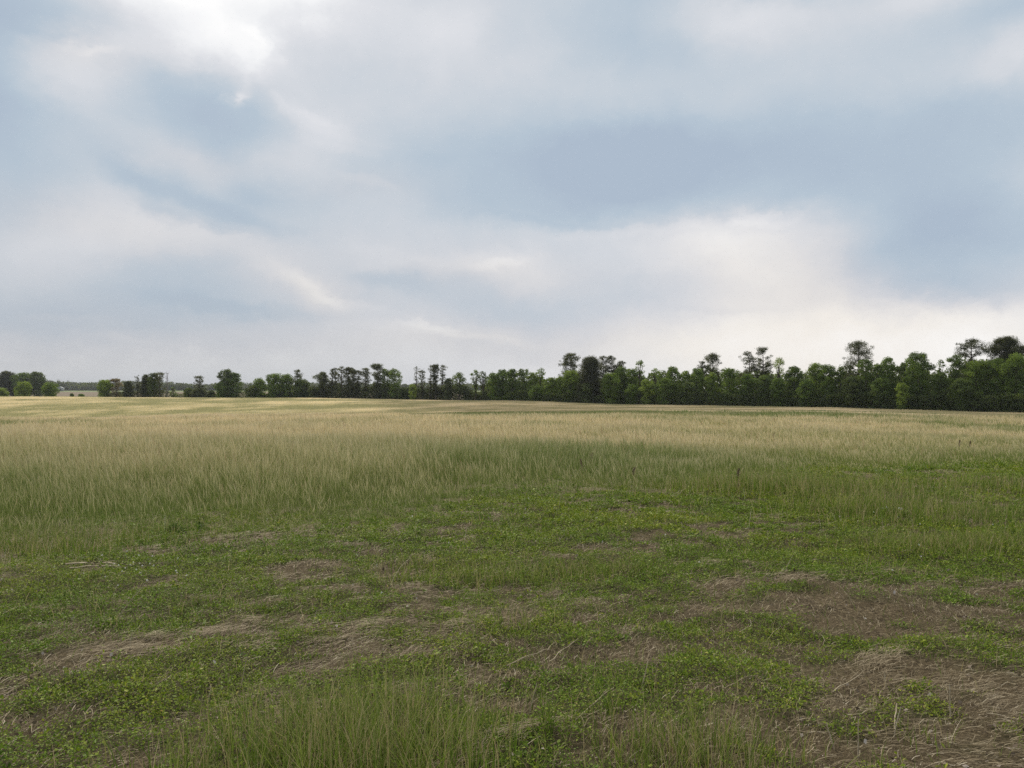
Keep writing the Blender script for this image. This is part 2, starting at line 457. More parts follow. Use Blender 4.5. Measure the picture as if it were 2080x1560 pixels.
# crops and ploughed land past the tree line
sp = N.n('ShaderNodeSeparateXYZ'); N.put(sp.inputs[0], pos)
wob = N.m('MULTIPLY_ADD', N.noise(pos, 0.006, 2, 0.5), 60.0, sp.outputs[1])
crop = N.ramp(N.maprange(wob, 300, 1250, 0, 1, False), [(0.0, C(.17, .15, .10)), (0.25, C(.15, .12, .085)), (0.50, C(.16, .125, .09)), (0.62, C(.13, .15, .07)), (0.85, C(.16, .20, .09)), (0.95, C(.15, .16, .08))])
col = N.mix(N.maprange(sp.outputs[1], 285, 310), col, crop)
p = N.n('ShaderNodeBsdfPrincipled'); N.put(p.inputs['Base Color'], col); p.inputs['Roughness'].default_value = 0.95
p.inputs['Specular IOR Level'].default_value = 0.1
bm_ = N.n('ShaderNodeBump'); bm_.inputs['Strength'].default_value = 0.9; bm_.inputs['Distance'].default_value = 0.045
N.put(bm_.inputs['Height'], N.noise(pos, 38.0, 6, 0.75)); N.t.links.new(bm_.outputs[0], p.inputs['Normal'])
o = N.n('ShaderNodeOutputMaterial'); N.t.links.new(p.outputs[0], o.inputs[0])

# ------------------------------------------------------------------ ground sheet
rows = np.concatenate([-np.geomspace(3500, 12, 16), np.linspace(-9, 2.4, 14), np.arange(2.6, 20, 0.05), np.geomspace(20, 340, 230)[0:], np.geomspace(348, 5000, 40)])
u = np.linspace(-1, 1, 441)
s_ = np.sign(u) * (0.55 * np.abs(u) + 0.45 * np.abs(u) ** 3.0)
YY = np.repeat(rows[:, None], len(u), 1)
Wd = np.maximum(16.0, np.abs(rows) * 1.25 + 6)
XX = s_[None, :] * Wd[:, None] * 1.0
ZZ = ground_z(XX, YY)
tm = tall_mask(XX, YY)
cov = np.stack([np.where(YY > 0, tm, 0), green_mask(XX, YY) * (YY < 45) + sunlit_yellow_at(XX, YY) * (YY >= 45), tone_at(XX, YY)], -1)
nr, nc = XX.shape
idx = np.arange(nr * nc).reshape(nr, nc)
quads = np.stack([idx[:-1, :-1], idx[:-1, 1:], idx[1:, 1:], idx[1:, :-1]], -1).reshape(-1)
g = mesh_obj('ground', np.stack([XX, YY, ZZ], -1).reshape(-1, 3), quads, 4, m_ground, attrs={'cover': cov.reshape(-1, 3)}, smooth=True)
tag(g, kind='structure', label='open field ground of brown soil, dry thatch and meadow rolling away to the horizon')
# ------------------------------------------------------------------ blades
def blades(P, H, Wb, lean_dir, lean, facing, K=3, prof=None, curve=1.8):
    """P (n,3) roots, H heights, Wb widths -> verts, quads, t per vertex"""
    n = len(P)
    ts = np.linspace(0, 1, K + 1)
    if prof is None: prof = np.interp(ts, [0, .5, 1], [1, .8, .06])
    V = np.zeros((n, K + 1, 2, 3))
    lx, ly = np.cos(lean_dir), np.sin(lean_dir)
    wx, wy = np.cos(facing), np.sin(facing)
    for k, t in enumerate(ts):
        off = lean * H * t ** curve
        x = P[:, 0] + lx * off; y = P[:, 1] + ly * off
        z = P[:, 2] + H * t * np.sqrt(np.maximum(0.05, 1 - (lean * t * 0.7) ** 2))
        w = Wb * prof[k] * 0.5
        for s, sg in ((0, -1), (1, 1)):
            V[:, k, s, 0] = x + sg * wx * w; V[:, k, s, 1] = y + sg * wy * w; V[:, k, s, 2] = z
    base = (np.arange(n) * (K + 1) * 2)[:, None]
    q = []
    for k in range(K):
        q.append(np.stack([2 * k, 2 * k + 1, 2 * k + 3, 2 * k + 2]))
    q = np.array(q)                      # K,4
    Q = (base[:, :, None] + q[None, :, :].reshape(1, K, 4))
    T = np.repeat(np.repeat(ts[None, :, None], n, 0), 2, 2)
    return V.reshape(-1, 3), Q.reshape(-1), T.reshape(-1)

def merge(parts):
    vs, qs, at = [], [], []
    o = 0
    for V, Q, A in parts:
        vs.append(V); qs.append(Q + o); at.append(A); o += len(V)
    return np.concatenate(vs), np.concatenate(qs), np.concatenate(at)

def sample_field(d0, d1, dens, margin=1.22, power=1.0):
    """random roots over the view wedge; dens(Y) per m2 must fall with Y"""
    ys = np.linspace(d0, d1, 800)
    w = 2 * (0.643 * ys * margin + 2.4)
    pdf = dens(ys) * w
    cdf = np.concatenate([[0], np.cumsum((pdf[1:] + pdf[:-1]) * 0.5 * np.diff(ys))])
    n = int(cdf[-1])
    Y = np.interp(rng.random(n) * cdf[-1], cdf, ys)
    X = (rng.random(n) * 2 - 1) * (0.643 * Y * margin + 2.4)
    return X, Y

TAU = 2 * math.pi
# ---- tall meadow grass
m_tall, N = new_mat('meadow_grass')
at = N.n('ShaderNodeAttribute', attribute_name='mixv'); cs = N.n('ShaderNodeSeparateXYZ'); N.t.links.new(at.outputs['Vector'], cs.inputs[0])
t_, tone_, rnd_ = cs.outputs
# straw part grows from the tip down; riper where tone is high
straw_f = N.m('ADD', t_, N.m('ADD', N.m('MULTIPLY', tone_, 0.80), N.m('MULTIPLY', rnd_, 0.35)))
straw_f = N.maprange(straw_f, 1.05, 1.75)
grn = N.ramp(rnd_, [(0.0, C(.095, .142, .035)), (0.5, C(.155, .215, .055)), (1.0, C(.17, .23, .065))])
grn = N.mix(N.maprange(tone_, .2, .9), grn, C(.23, .25, .085))
stw = N.ramp(rnd_, [(0.0, C(.44, .35, .21)), (0.4, C(.61, .51, .32)), (0.75, C(.72, .63, .41)), (0.93, C(.42, .31, .20)), (1.0, C(.33, .20, .14))])
leafy(N, N.mix(straw_f, grn, stw), 0.7, 0.30, 0.2)

parts = []
HEADP = lambda K: None
def add_tall(X, Y, hscale, stem):
    tone = tone_at(X, Y)
    n = len(X)
    z = ground_z(X, Y) - 0.01
    P = np.stack([X, Y, z], -1)
    r = .12 + .62 * rng.random(n)
    r = np.where(rng.random(n) < .06, .8 + .2 * rng.random(n), r)
    if stem:
        H = (0.36 + 0.38 * rng.random(n)) * hscale * (0.72 + 0.55 * fbm(X, Y, 1.1, 3, 120)) * np.where(fbm(X, Y, .8, 2, 124) < .36, .72, 1)
        Wb = np.maximum(0.0024, 0.00029 * Y)
        prof = np.array([.9, .85, .75, 1.2, 1.5, .2]); ts_n = 5
        lean = 0.06 + 0.42 * rng.random(n) ** 1.5
        V, Q, T = blades(P, H, Wb, fbm(X, Y, 4, 2, 133) * 6 + rng.normal(0, 1.2, n), lean, rng.random(n) * TAU, 5, prof, 2.2)
        T = T * 1.15 - 0.10
        k = 12
    else:
        H = (0.16 + 0.34 * rng.random(n)) * hscale * (0.6 + 0.8 * fbm(X, Y, 1.1, 2, 126))
        Wb = np.maximum(0.005, 0.00045 * Y) * (0.7 + 0.6 * rng.random(n))
        lean = 0.15 + 0.55 * rng.random(n)
        V, Q, T = blades(P, H, Wb, rng.random(n) * TAU, lean, rng.random(n) * TAU, 3)
        T = T * 0.55
        k = 8
    A = np.stack([T, np.repeat(tone, k), np.repeat(r, k)], -1)
    return V, Q, A

def hs(X, Y):
    px = 1040 + F_PX * X / np.maximum(Y, 1)
    h = np.interp(px, [0, 1100, 1500, 1800, 2100], [1.0, 0.98, .75, .62, .62]) * (1 - sstep(30, 60, Y)) + sstep(30, 60, Y)
    t = tall_mask(X, Y)
    return h * (0.30 + 0.70 * t) * (0.8 + 0.4 * fbm(X, Y, 5, 2, 200))

X, Y = sample_field(8.0, 70.0, lambda y: 720 * np.minimum(1, (11.0 / y)) ** 1.45)
px_ = 1040 + F_PX * X / Y
thin = np.interp(px_, [1300, 1600, 2080], [1.0, .60, .55]); thin = thin * (1 - sstep(20, 32, Y)) + sstep(20, 32, Y)
k = rng.random(len(X)) < tall_mask(X, Y) * thin
X, Y = X[k], Y[k]
parts.append(add_tall(X, Y, hs(X, Y), True))
X, Y = sample_field(8.0, 45.0, lambda y: 430 * np.minimum(1, (10.0 / y)) ** 1.8)
k = rng.random(len(X)) < tall_mask(X, Y)
X, Y = X[k], Y[k]
parts.append(add_tall(X, Y, hs(X, Y), False))
print('tall', [len(p[0]) for p in parts])
V, Q, A = merge(parts)
o = mesh_obj('meadow_grass', V, Q, 4, m_tall, attrs={'mixv': A})
tag(o, 'band of tall seeding meadow grass, green below and straw coloured above', kind='stuff')

# ---- far meadow: coarser tufts of the same grass, left hill coloured as if in sun
parts = []
X, Y = sample_field(62.0, 285.0, lambda y: 60 * (62.0 / y) ** 1.5, margin=1.15)
n = len(X); tone = tone_at(X, Y)
k = rng.random(n) < (0.55 + 0.45 * tone)
X, Y, tone = X[k], Y[k], tone[k]; n = len(X)
sunlit_yel = sunlit_yellow_at(X, Y)
P = np.stack([X, Y, ground_z(X, Y) - 0.02], -1)
H = (0.42 + 0.22 * rng.random(n)) * (0.85 + 0.3 * fbm(X, Y, 6, 2, 205))
V, Q, T = blades(P, H, 0.0011 * Y * (0.5 + rng.random(n)), rng.random(n) * TAU, 0.1 + 0.2 * rng.random(n), rng.normal(0, 0.5, n), 3, np.array([.9, 1.0, 1.0, .35]))
A = np.stack([T * 0.5 + 0.48, np.repeat(tone, 8), np.repeat(sunlit_yel, 8)], -1)
print('far', n)
m_far, N = new_mat('distant_grass')
at = N.n('ShaderNodeAttribute', attribute_name='mixv'); cs = N.n('ShaderNodeSeparateXYZ'); N.t.links.new(at.outputs['Vector'], cs.inputs[0])
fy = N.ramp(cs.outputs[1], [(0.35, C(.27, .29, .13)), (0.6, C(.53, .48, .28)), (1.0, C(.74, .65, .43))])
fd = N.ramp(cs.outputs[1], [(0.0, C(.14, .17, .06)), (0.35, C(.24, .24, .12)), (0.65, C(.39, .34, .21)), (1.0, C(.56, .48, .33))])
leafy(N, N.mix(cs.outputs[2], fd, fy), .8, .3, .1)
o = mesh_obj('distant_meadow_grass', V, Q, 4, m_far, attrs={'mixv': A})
tag(o, 'pale ripening grass streaked with green on the far rise, sunlit yellow painted in at left', kind='stuff')

# ---- low leafy ground cover on the mown strip
m_low, N = new_mat('low_green_leaves')
at = N.n('ShaderNodeAttribute', attribute_name='mixv'); cs = N.n('ShaderNodeSeparateXYZ'); N.t.links.new(at.outputs['Vector'], cs.inputs[0])
c1 = N.ramp(cs.outputs[1], [(0.0, C(.040, .082, .010)), (0.35, C(.098, .168, .014)), (0.7, C(.170, .250, .026)), (0.93, C(.26, .31, .055)), (1.0, C(.28, .27, .10))])
c1 = N.mix(N.maprange(cs.outputs[2], .35, .8), c1, N.mix(1.0, c1, C(1.45, 1.18, 1.0), 'MULTIPLY'))
leafy(N, c1, 0.55, 0.30, 0.35)

def leaves(C0, size, seed_dir, tilt, asp=0.62):
    """little pointed leaf quads centred on C0"""
    n = len(C0)
    a = seed_dir
    ux, uy = np.cos(a), np.sin(a)
    L = size; Wd_ = size * asp * 0.5
    dz = np.sin(tilt); dh = np.cos(tilt)
    V = np.zeros((n, 4, 3))
    V[:, 0] = C0
    V[:, 2, 0] = C0[:, 0] + ux * L * dh; V[:, 2, 1] = C0[:, 1] + uy * L * dh; V[:, 2, 2] = C0[:, 2] + L * dz
    mid = (V[:, 0] + V[:, 2]) / 2; mid[:, 2] += L * 0.08
    roll = rng.normal(0, 0.5, n)
    for s, sg in ((1, 1), (3, -1)):
        V[:, s, 0] = mid[:, 0] - uy * Wd_ * sg * np.cos(roll); V[:, s, 1] = mid[:, 1] + ux * Wd_ * sg * np.cos(roll)
        V[:, s, 2] = mid[:, 2] + Wd_ * sg * np.sin(roll)
    return V.reshape(-1, 3), np.arange(n * 4)

X, Y = sample_field(2.4, 22.0, lambda y: 1250 * np.minimum(1, 5.5 / y) ** 1.15)
g_ = green_mask(X, Y) + (rng.random(len(X)) - .5) * .15; tmk = tall_mask(X, Y)
k = rng.random(len(X)) < sstep(.34, .66, g_) * (1 - 0.75 * tmk)
X, Y, g_ = X[k], Y[k], g_[k]; n = len(X)
print('plants', n)
per = 9
ph = (0.012 + 0.055 * rng.random(n) ** 1.2) * (0.35 + 0.5 * g_ + 2.3 * sstep(.48, .78, fbm(X, Y, .28, 2, 305)))
sz = np.repeat(np.maximum(0.013, 0.0021 * Y) * (0.6 + 0.6 * rng.random(n) + .9 * (rng.random(n) < .08)), per)
r_ = rng.random(n * per) ** 0.6 * 0.045
a_ = rng.random(n * per) * TAU
cx = np.repeat(X, per) + np.cos(a_) * r_; cy = np.repeat(Y, per) + np.sin(a_) * r_
cz = np.repeat(ground_z(X, Y), per) + np.repeat(ph, per) * (0.15 + 0.85 * rng.random(n * per)) * (1.2 - r_ / 0.06)
V, Q = leaves(np.stack([cx, cy, cz], -1), sz, a_ + rng.normal(0, 0.6, n * per), rng.normal(0.35, 0.45, n * per))
spc = np.clip(fbm(X, Y, 1.6, 3, 300) * 1.0 + rng.normal(0, 0.12, n), 0, 1)
A = np.stack([np.repeat(np.repeat(ph, per), 4), np.repeat(np.clip(rng.normal(.45, .22, n * per), 0, 1), 4), np.repeat(np.repeat(spc, per), 4)], -1)
o = mesh_obj('ground_cover', V, Q, 4, m_low, attrs={'mixv': A})
tag(o, 'low bright green leafy plants spreading over the cut ground in the foreground', kind='stuff')

# ---- short grass blades among them and knee-high clumps in the near foreground
m_short, N = new_mat('short_grass')
at = N.n('ShaderNodeAttribute', attribute_name='mixv'); cs = N.n('ShaderNodeSeparateXYZ'); N.t.links.new(at.outputs['Vector'], cs.inputs[0])
gg = N.ramp(cs.outputs[2], [(0.0, C(.065, .115, .015)), (0.5, C(.130, .200, .026)), (0.78, C(.22, .28, .050)), (0.86, C(.38, .31, .15)), (1.0, C(.48, .40, .24))])
gg = N.mix(N.maprange(cs.outputs[0], .55, 1.1), gg, N.mix(0.5, gg, C(.34, .32, .16)))
gg = N.mix(N.maprange(cs.outputs[1], .5, 1.0, 0, .55), gg, C(.26, .20, .10))
leafy(N, gg, 0.6, 0.32, 0.3)
parts = []
X, Y = sample_field(2.4, 20.0, lambda y: 620 * np.minimum(1, 6.0 / y) ** 1.3)
k = rng.random(len(X)) < (0.25 + 0.75 * sstep(.35, .75, fbm(X, Y, 0.7, 3, 410))) * (1 - .6 * tall_mask(X, Y)) * (0.25 + 0.75 * green_mask(X, Y))
X, Y = X[k], Y[k]; n = len(X)
P = np.stack([X, Y, ground_z(X, Y) - 0.005], -1)
H = 0.03 + 0.13 * rng.random(n) ** 1.7
V, Q, T = blades(P, H, np.maximum(0.0035, .0006 * Y), rng.random(n) * TAU, .2 + .7 * rng.random(n), rng.random(n) * TAU, 3)
parts.append((V, Q, np.stack([T, np.repeat(rng.random(n) * .6, 8), np.repeat(rng.random(n), 8)], -1)))
# clumps: (px, py of the base, radius x, radius y, count, height)
CL = [(500, 1600, .45, .30, 900, .30), (640, 1590, .40, .35, 1500, .36), (760, 1580, .36, .40, 1700, .38), (870, 1560, .30, .35, 1000, .34), (700, 1500, .40, .30, 1100, .34), (560, 1500, .35, .25, 600, .28), (800, 1450, .3, .25, 500, .28),
      (420, 1600, .3, .3, 450, .24), (1000, 1580, .25, .3, 350, .22), (1120, 1500, .10, .08, 130, .20), (1100, 1440, .08, .07, 90, .16), (1230, 1470, .09, .07, 150, .22), (1290, 1540, .2, .15, 350, .20), (1400, 1530, .30, .22, 900, .22), (1460, 1590, .30, .25, 900, .22),
      (1340, 1600, .3, .2, 500, .2), (1520, 1560, .2, .2, 350, .18), (1345, 1420, .05, .05, 50, .20), (1860, 1500, .12, .10, 160, .12), (1790, 1590, .15, .1, 150, .14), (1240, 1400, .15, .1, 120, .14), (950, 1500, .2, .2, 260, .24),
      (980, 1180, .7, .25, 800, .16), (1200, 1160, .7, .25, 900, .16), (850, 1150, .6, .25, 500, .13), (1900, 1110, .9, .35, 1500, .20), (2020, 1120, .8, .4, 900, .18), (60, 1120, 1.0, .4, 1200, .22), (250, 1090, 1.2, .4, 900, .2),
      (1660, 1000, 1.6, .8, 2400, .38), (1800, 1040, 1.2, .7, 1600, .36), (1480, 990, 1.2, .5, 1200, .32), (1950, 1060, 1.3, .5, 1300, .26), (2080, 990, 1.8, .9, 1600, .32), (480, 1230, .8, .12, 180, .12), (1050, 1270, .3, .2, 160, .14)]
for cpx, cpy, rx, ry, cnt, hh in CL:
    if cpy > 1380: cnt = int(cnt * .36)
    x0, y0 = spot(cpx, cpy)
    sx = x0 + rng.normal(0, rx * .6, cnt); sy = y0 + rng.normal(0, ry * .6, cnt)
    # stems gather in tussocks
    tx = np.round(sx / .09) * .09; ty = np.round(sy / .09) * .09
    jx = (_hash(np.round(sx / .09).astype(np.int64), np.round(sy / .09).astype(np.int64), 5) - .5) * .09
    pull = rng.random(cnt) * .7
    sx = sx + (tx + jx - sx) * pull; sy = sy + (ty + jx - sy) * pull
    P = np.stack([sx, sy, ground_z(sx, sy) - .008], -1)
    H = hh * (0.35 + 0.75 * rng.random(cnt) ** 0.8)
    seedy = rng.random(cnt) < .30
    V, Q, T = blades(P, H, np.maximum(0.0042, .0006 * sy) * np.where(seedy, .6, 1), rng.random(cnt) * TAU, .08 + .75 * rng.random(cnt) ** 1.6, rng.random(cnt) * TAU, 4, None, 2.0)
    rr = np.where(seedy, .88 + .12 * rng.random(cnt), rng.random(cnt) * .84)
    parts.append((V, Q, np.stack([T, np.repeat(rng.random(cnt) ** 2, 10), np.repeat(rr, 10)], -1)))
V, Q, A = merge(parts)
print('short', len(V))
o = mesh_obj('short_grass', V, Q, 4, m_short, attrs={'mixv': A})
tag(o, 'short green grass blades and loose tufts across the foreground', kind='stuff')

# ---- dead straw and stem litter
m_straw, N = new_mat('dry_straw')
at = N.n('ShaderNodeAttribute', attribute_name='mixv'); cs = N.n('ShaderNodeSeparateXYZ'); N.t.links.new(at.outputs['Vector'], cs.inputs[0])
sc_ = N.ramp(cs.outputs[2], [(0.0, C(.055, .040, .026)), (0.45, C(.18, .142, .090)), (0.75, C(.27, .22, .145)), (0.93, C(.40, .34, .23)), (1.0, C(.55, .49, .38))])
leafy(N, sc_, 0.7, 0.1, 0.3)
def litter(X, Y, L, Wb, zoff, tiltm, r, dirn=None):
    n = len(X)
    a = rng.random(n) * TAU if dirn is None else dirn
    K = 3; ts = np.linspace(-.5, .5, K + 1)
    V = np.zeros((n, K + 1, 2, 3))
    bend = rng.normal(0, .18, n); tilt = np.abs(rng.normal(0, tiltm, n))
    z0 = ground_z(X, Y) + zoff
    for k, t in enumerate(ts):
        along = L * t; side = bend * L * (t * t)
        x = X + np.cos(a) * along - np.sin(a) * side; y = Y + np.sin(a) * along + np.cos(a) * side
        z = z0 + L * (t + .5) * tilt + L * .05 * (1 - 4 * t * t)
        for s, sg in ((0, -1), (1, 1)):
            V[:, k, s, 0] = x - np.sin(a) * sg * Wb * .5; V[:, k, s, 1] = y + np.cos(a) * sg * Wb * .5; V[:, k, s, 2] = z + sg * Wb * .15
    base = (np.arange(n) * (K + 1) * 2)[:, None, None]
    q = np.array([[2 * k, 2 * k + 1, 2 * k + 3, 2 * k + 2] for k in range(K)])
    return V.reshape(-1, 3), (base + q[None]).reshape(-1), np.stack([np.zeros(n * 8), np.zeros(n * 8), np.repeat(r, 8)], -1)
parts = []
X, Y = sample_field(2.4, 19.0, lambda y: 4600 * np.minimum(1, 5.0 / y) ** 1.5)
bare = 1 - green_mask(X, Y)
k = rng.random(len(X)) < (0.22 + 0.78 * bare) * (0.35 + 0.65 * sstep(.3, .6, fbm(X, Y, .5, 3, 510)))
X, Y = X[k], Y[k]; n = len(X)
print('litter', n)
flow = fbm(X, Y, 1.2, 2, 520) * 3.0 - 0.9 + rng.normal(0, .55, n)
parts.append(litter(X, Y, .012 + .085 * rng.random(n) ** 2.6, np.maximum(.0016, .00032 * Y) * (.6 + .9 * rng.random(n)), .002 + .014 * rng.random(n), .12, rng.random(n) ** 1.3, flow))
# a few swaths of paler cut straw
for cpx, cpy, rx, ry, rot, cnt in [(540, 1262, .20, .08, .25, 420), (390, 1290, .35, .07, .45, 480), (270, 1325, .25, .10, .1, 300), (60, 1240, .2, .06, .2, 150), (640, 1300, .5, .06, .3, 350), (1790, 1340, .22, .12, .6, 600), (980, 1545, .25, .10, .5, 400), (1050, 1500, .3, .05, .4, 250),
                                   (740, 1275, .15, .08, 0, 250), (620, 1175, .22, .08, .2, 280), (920, 1275, .08, .06, 0, 120), (1250, 965, 1.6, .35, 0, 1200), (480, 1090, 1.0, .25, .1, 700), (1580, 1050, .5, .2, .1, 350), (1480, 1090, .4, .15, .3, 350), (1900, 1480, .7, .3, .2, 260), (1600, 1180, .5, .2, 0, 400), (2000, 1390, .5, .2, 0, 600), (1470, 1145, .4, .1, 0, 250)]:
    x0, y0 = spot(cpx, cpy); cnt = int(cnt * .62)
    uu = rng.normal(0, rx * .75, cnt); vv = rng.normal(0, ry * .6, cnt)
    X = x0 + uu * math.cos(rot) - vv * math.sin(rot); Y = y0 + uu * math.sin(rot) + vv * math.cos(rot)
    kk = fbm(X, Y, .18, 2, 530) > .42; X, Y = X[kk], Y[kk]; cnt = len(X)
    parts.append(litter(X, Y, .03 + .11 * rng.random(cnt) ** 1.4, np.maximum(.0018, .00034 * Y), .006 + .035 * rng.random(cnt), .08, .40 + .55 * rng.random(cnt), rot + rng.normal(.25, .55, cnt)))
# standing dead stubs and loose pale stems
X, Y = sample_field(2.6, 12.5, lambda y: 7 + 0 * y)
n = len(X)
P = np.stack([X, Y, ground_z(X, Y) - .005], -1)
V, Q, T = blades(P, .08 + .17 * rng.random(n) ** 1.6, np.maximum(.0030, .0005 * Y), rng.random(n) * TAU, .1 + .9 * rng.random(n), rng.random(n) * TAU, 3, np.array([1, .9, .8, .5]), 1.3)
parts.append((V, Q, np.stack([T, T * 0, np.repeat(.6 + .4 * rng.random(n), 8)], -1)))
V, Q, A = merge(parts)
o = mesh_obj('straw_litter', V, Q, 4, m_straw, attrs={'mixv': A})
tag(o, 'matted dry straw and dead stem pieces scattered over the bare brown soil', kind='stuff')

# ---- crumpled dead leaves and clods among the straw
X, Y = sample_field(2.4, 11.0, lambda y: 150 * np.minimum(1, 5.0 / y))
k = rng.random(len(X)) < .2 + .8 * sstep(.45, .75, fbm(X, Y, 1.1, 2, 560))
X, Y = X[k], Y[k]; n = len(X)
V, Q = leaves(np.stack([X, Y, ground_z(X, Y) + .008], -1), .008 + .026 * rng.random(n) ** 2, rng.random(n) * TAU, rng.normal(.3, .5, n), .8)
m_dead, N = new_mat('dead_leaf')
at = N.n('ShaderNodeAttribute', attribute_name='mixv'); cs = N.n('ShaderNodeSeparateXYZ'); N.t.links.new(at.outputs['Vector'], cs.inputs[0])
leafy(N, N.ramp(cs.outputs[2], [(0, C(.05, .036, .026)), (.6, C(.15, .12, .09)), (.9, C(.30, .26, .23)), (1, C(.42, .39, .36))]), .8, .1, .2)
o = mesh_obj('leaf_litter', V, Q, 4, m_dead, attrs={'mixv': np.stack([np.zeros(n * 4), np.zeros(n * 4), np.repeat(rng.random(n), 4)], -1)})
tag(o, 'small crumpled grey and brown dead leaves lying between the straw', kind='stuff')
# ------------------------------------------------------------------ trees
m_leaf, N = new_mat('tree_foliage')
at = N.n('ShaderNodeAttribute', attribute_name='mixv'); cs = N.n('ShaderNodeSeparateXYZ'); N.t.links.new(at.outputs['Vector'], cs.inputs[0])
hue_, rn_, cl_ = cs.outputs       # species tone, per-leaf, per-clump
lc = N.ramp(hue_, [(0.0, C(.066, .072, .044)), (0.25, C(.072, .095, .038)), (0.5, C(.100, .155, .038)), (0.75, C(.170, .235, .050)), (0.92, C(.22, .28, .060)), (1.0, C(.15, .11, .10))])
lc = N.mix(1.0, lc, N.ramp(rn_, [(0, C(.62, .66, .7)), (.5, C(1, 1, 1)), (1, C(1.45, 1.35, 1.15))]), 'MULTIPLY')
lc = N.mix(1.0, lc, N.ramp(cl_, [(0, C(.72, .74, .80)), (1, C(1.30, 1.25, 1.1))]), 'MULTIPLY')
leafy(N, lc, 0.65, 0.42, 0.25, tcol=N.mix(1.0, lc, C(1.5, 1.5, .9), 'MULTIPLY'))
m_bark, N = new_mat('bark')
tcn = N.n('ShaderNodeTexCoord')
mpb = N.n('ShaderNodeMapping'); mpb.inputs['Scale'].default_value = (6, 6, 1.2); N.put(mpb.inputs[0], tcn.outputs['Object'])
bc = N.ramp(N.noise(mpb.outputs[0], 3.0, 5, .7), [(.3, C(.035, .028, .024)), (.55, C(.085, .068, .056)), (.8, C(.16, .13, .11))])
leafy(N, bc, .9, 0, .2)
m_bark_grey, N = new_mat('grey_bark')
tcn = N.n('ShaderNodeTexCoord')
leafy(N, N.ramp(N.noise(tcn.outputs['Object'], 5.0, 5, .7), [(.3, C(.10, .09, .085)), (.6, C(.20, .18, .17)), (.8, C(.30, .28, .26))]), .9, 0, .2)

def tube(pts, rad, sides=6):
    pts = np.asarray(pts, float); n = len(pts)
    V = np.zeros((n, sides, 3)); a = np.arange(sides) / sides * TAU
    for i in range(n):
        d = pts[min(i + 1, n - 1)] - pts[max(i - 1, 0)]; d = d / (np.linalg.norm(d) + 1e-9)
        ref = np.array([1.0, 0, 0]) if abs(d[0]) < .8 else np.array([0, 1.0, 0])
        e1 = np.cross(d, ref); e1 /= np.linalg.norm(e1); e2 = np.cross(d, e1)
        V[i] = pts[i] + rad[i] * (np.cos(a)[:, None] * e1 + np.sin(a)[:, None] * e2)
    q = []
    for i in range(n - 1):
        for j in range(sides):
            q += [i * sides + j, i * sides + (j + 1) % sides, (i + 1) * sides + (j + 1) % sides, (i + 1) * sides + j]
    return V.reshape(-1, 3), np.array(q)

def join(parts):
    vs, qs = [], []; o = 0
    for V, Q in parts:
        vs.append(V); qs.append(Q + o); o += len(V)
    return np.concatenate(vs), np.concatenate(qs)

def limb(R, a, b, r0, r1, sag=.08, n=4):
    a = np.array(a, float); b = np.array(b, float); L = np.linalg.norm(b - a)
    t = np.linspace(0, 1, n)[:, None]
    p = a + (b - a) * t + np.array([0, 0, 1.0]) * sag * L * np.sin(t * math.pi) + np.concatenate([np.zeros((1, 3)), R.normal(0, .03 * L, (n - 1, 3))])
    return tube(p, np.linspace(r0, r1, n), 5)

def leaf_cloud(R, centres, radii, counts, size, flat=1.0, asp=.8, shell=.55):
    """leaf quads through clumps; centres (m,3), radii (m,3)"""
    m = np.repeat(np.arange(len(centres)), counts); n = len(m)
    d = R.normal(0, 1, (n, 3)); d /= np.linalg.norm(d, axis=1)[:, None]
    r = shell + (1.06 - shell) * R.random(n) ** .7
    r = np.where(R.random(n) < .08, r * 1.18, r)
    ph = R.uniform(0, TAU, (len(centres), 3))[m]
    r = r * (1 + .20 * np.sin(d[:, 0] * 5.1 + ph[:, 0]) * np.sin(d[:, 1] * 4.3 + ph[:, 1]) + .16 * np.sin(d[:, 2] * 8.3 + d[:, 0] * 6.7 + ph[:, 2]))
    P = centres[m] + d * radii[m] * r[:, None]
    s = size * (.6 + .8 * R.random(n))
    nrm = d * 1.1 + R.normal(0, .55, (n, 3)); nrm[:, 2] += .3; nrm /= np.linalg.norm(nrm, axis=1)[:, None]
    t = np.cross(nrm, R.normal(0, 1, (n, 3))); t /= np.linalg.norm(t, axis=1)[:, None] + 1e-9
    b = np.cross(nrm, t)
    V = np.zeros((n, 4, 3))
    a1 = (s * .5)[:, None]; b1 = (s * .5 * asp)[:, None]
    k1 = (R.random(n) * .5 + .3)[:, None]
    V[:, 0] = P - t * a1; V[:, 1] = P - b * b1 + t * a1 * (k1 - .5); V[:, 2] = P + t * a1; V[:, 3] = P + b * b1 + t * a1 * (.5 - k1)
    return V.reshape(-1, 3), m

def crown_obj(root, V, m, hue, R, mat=None, name='crown'):
    n = len(V) // 4
    cl = R.random(int(m.max()) + 1)
    A = np.stack([np.clip(np.full(n, hue) + R.normal(0, .03, n), 0, .94 if hue < .95 else 1), np.clip(R.normal(.5, .25, n), 0, 1), cl[m]], -1)
    return mesh_obj(name, V, np.arange(n * 4), 4, mat or m_leaf, parent=root, attrs={'mixv': np.repeat(A, 4, 0)})

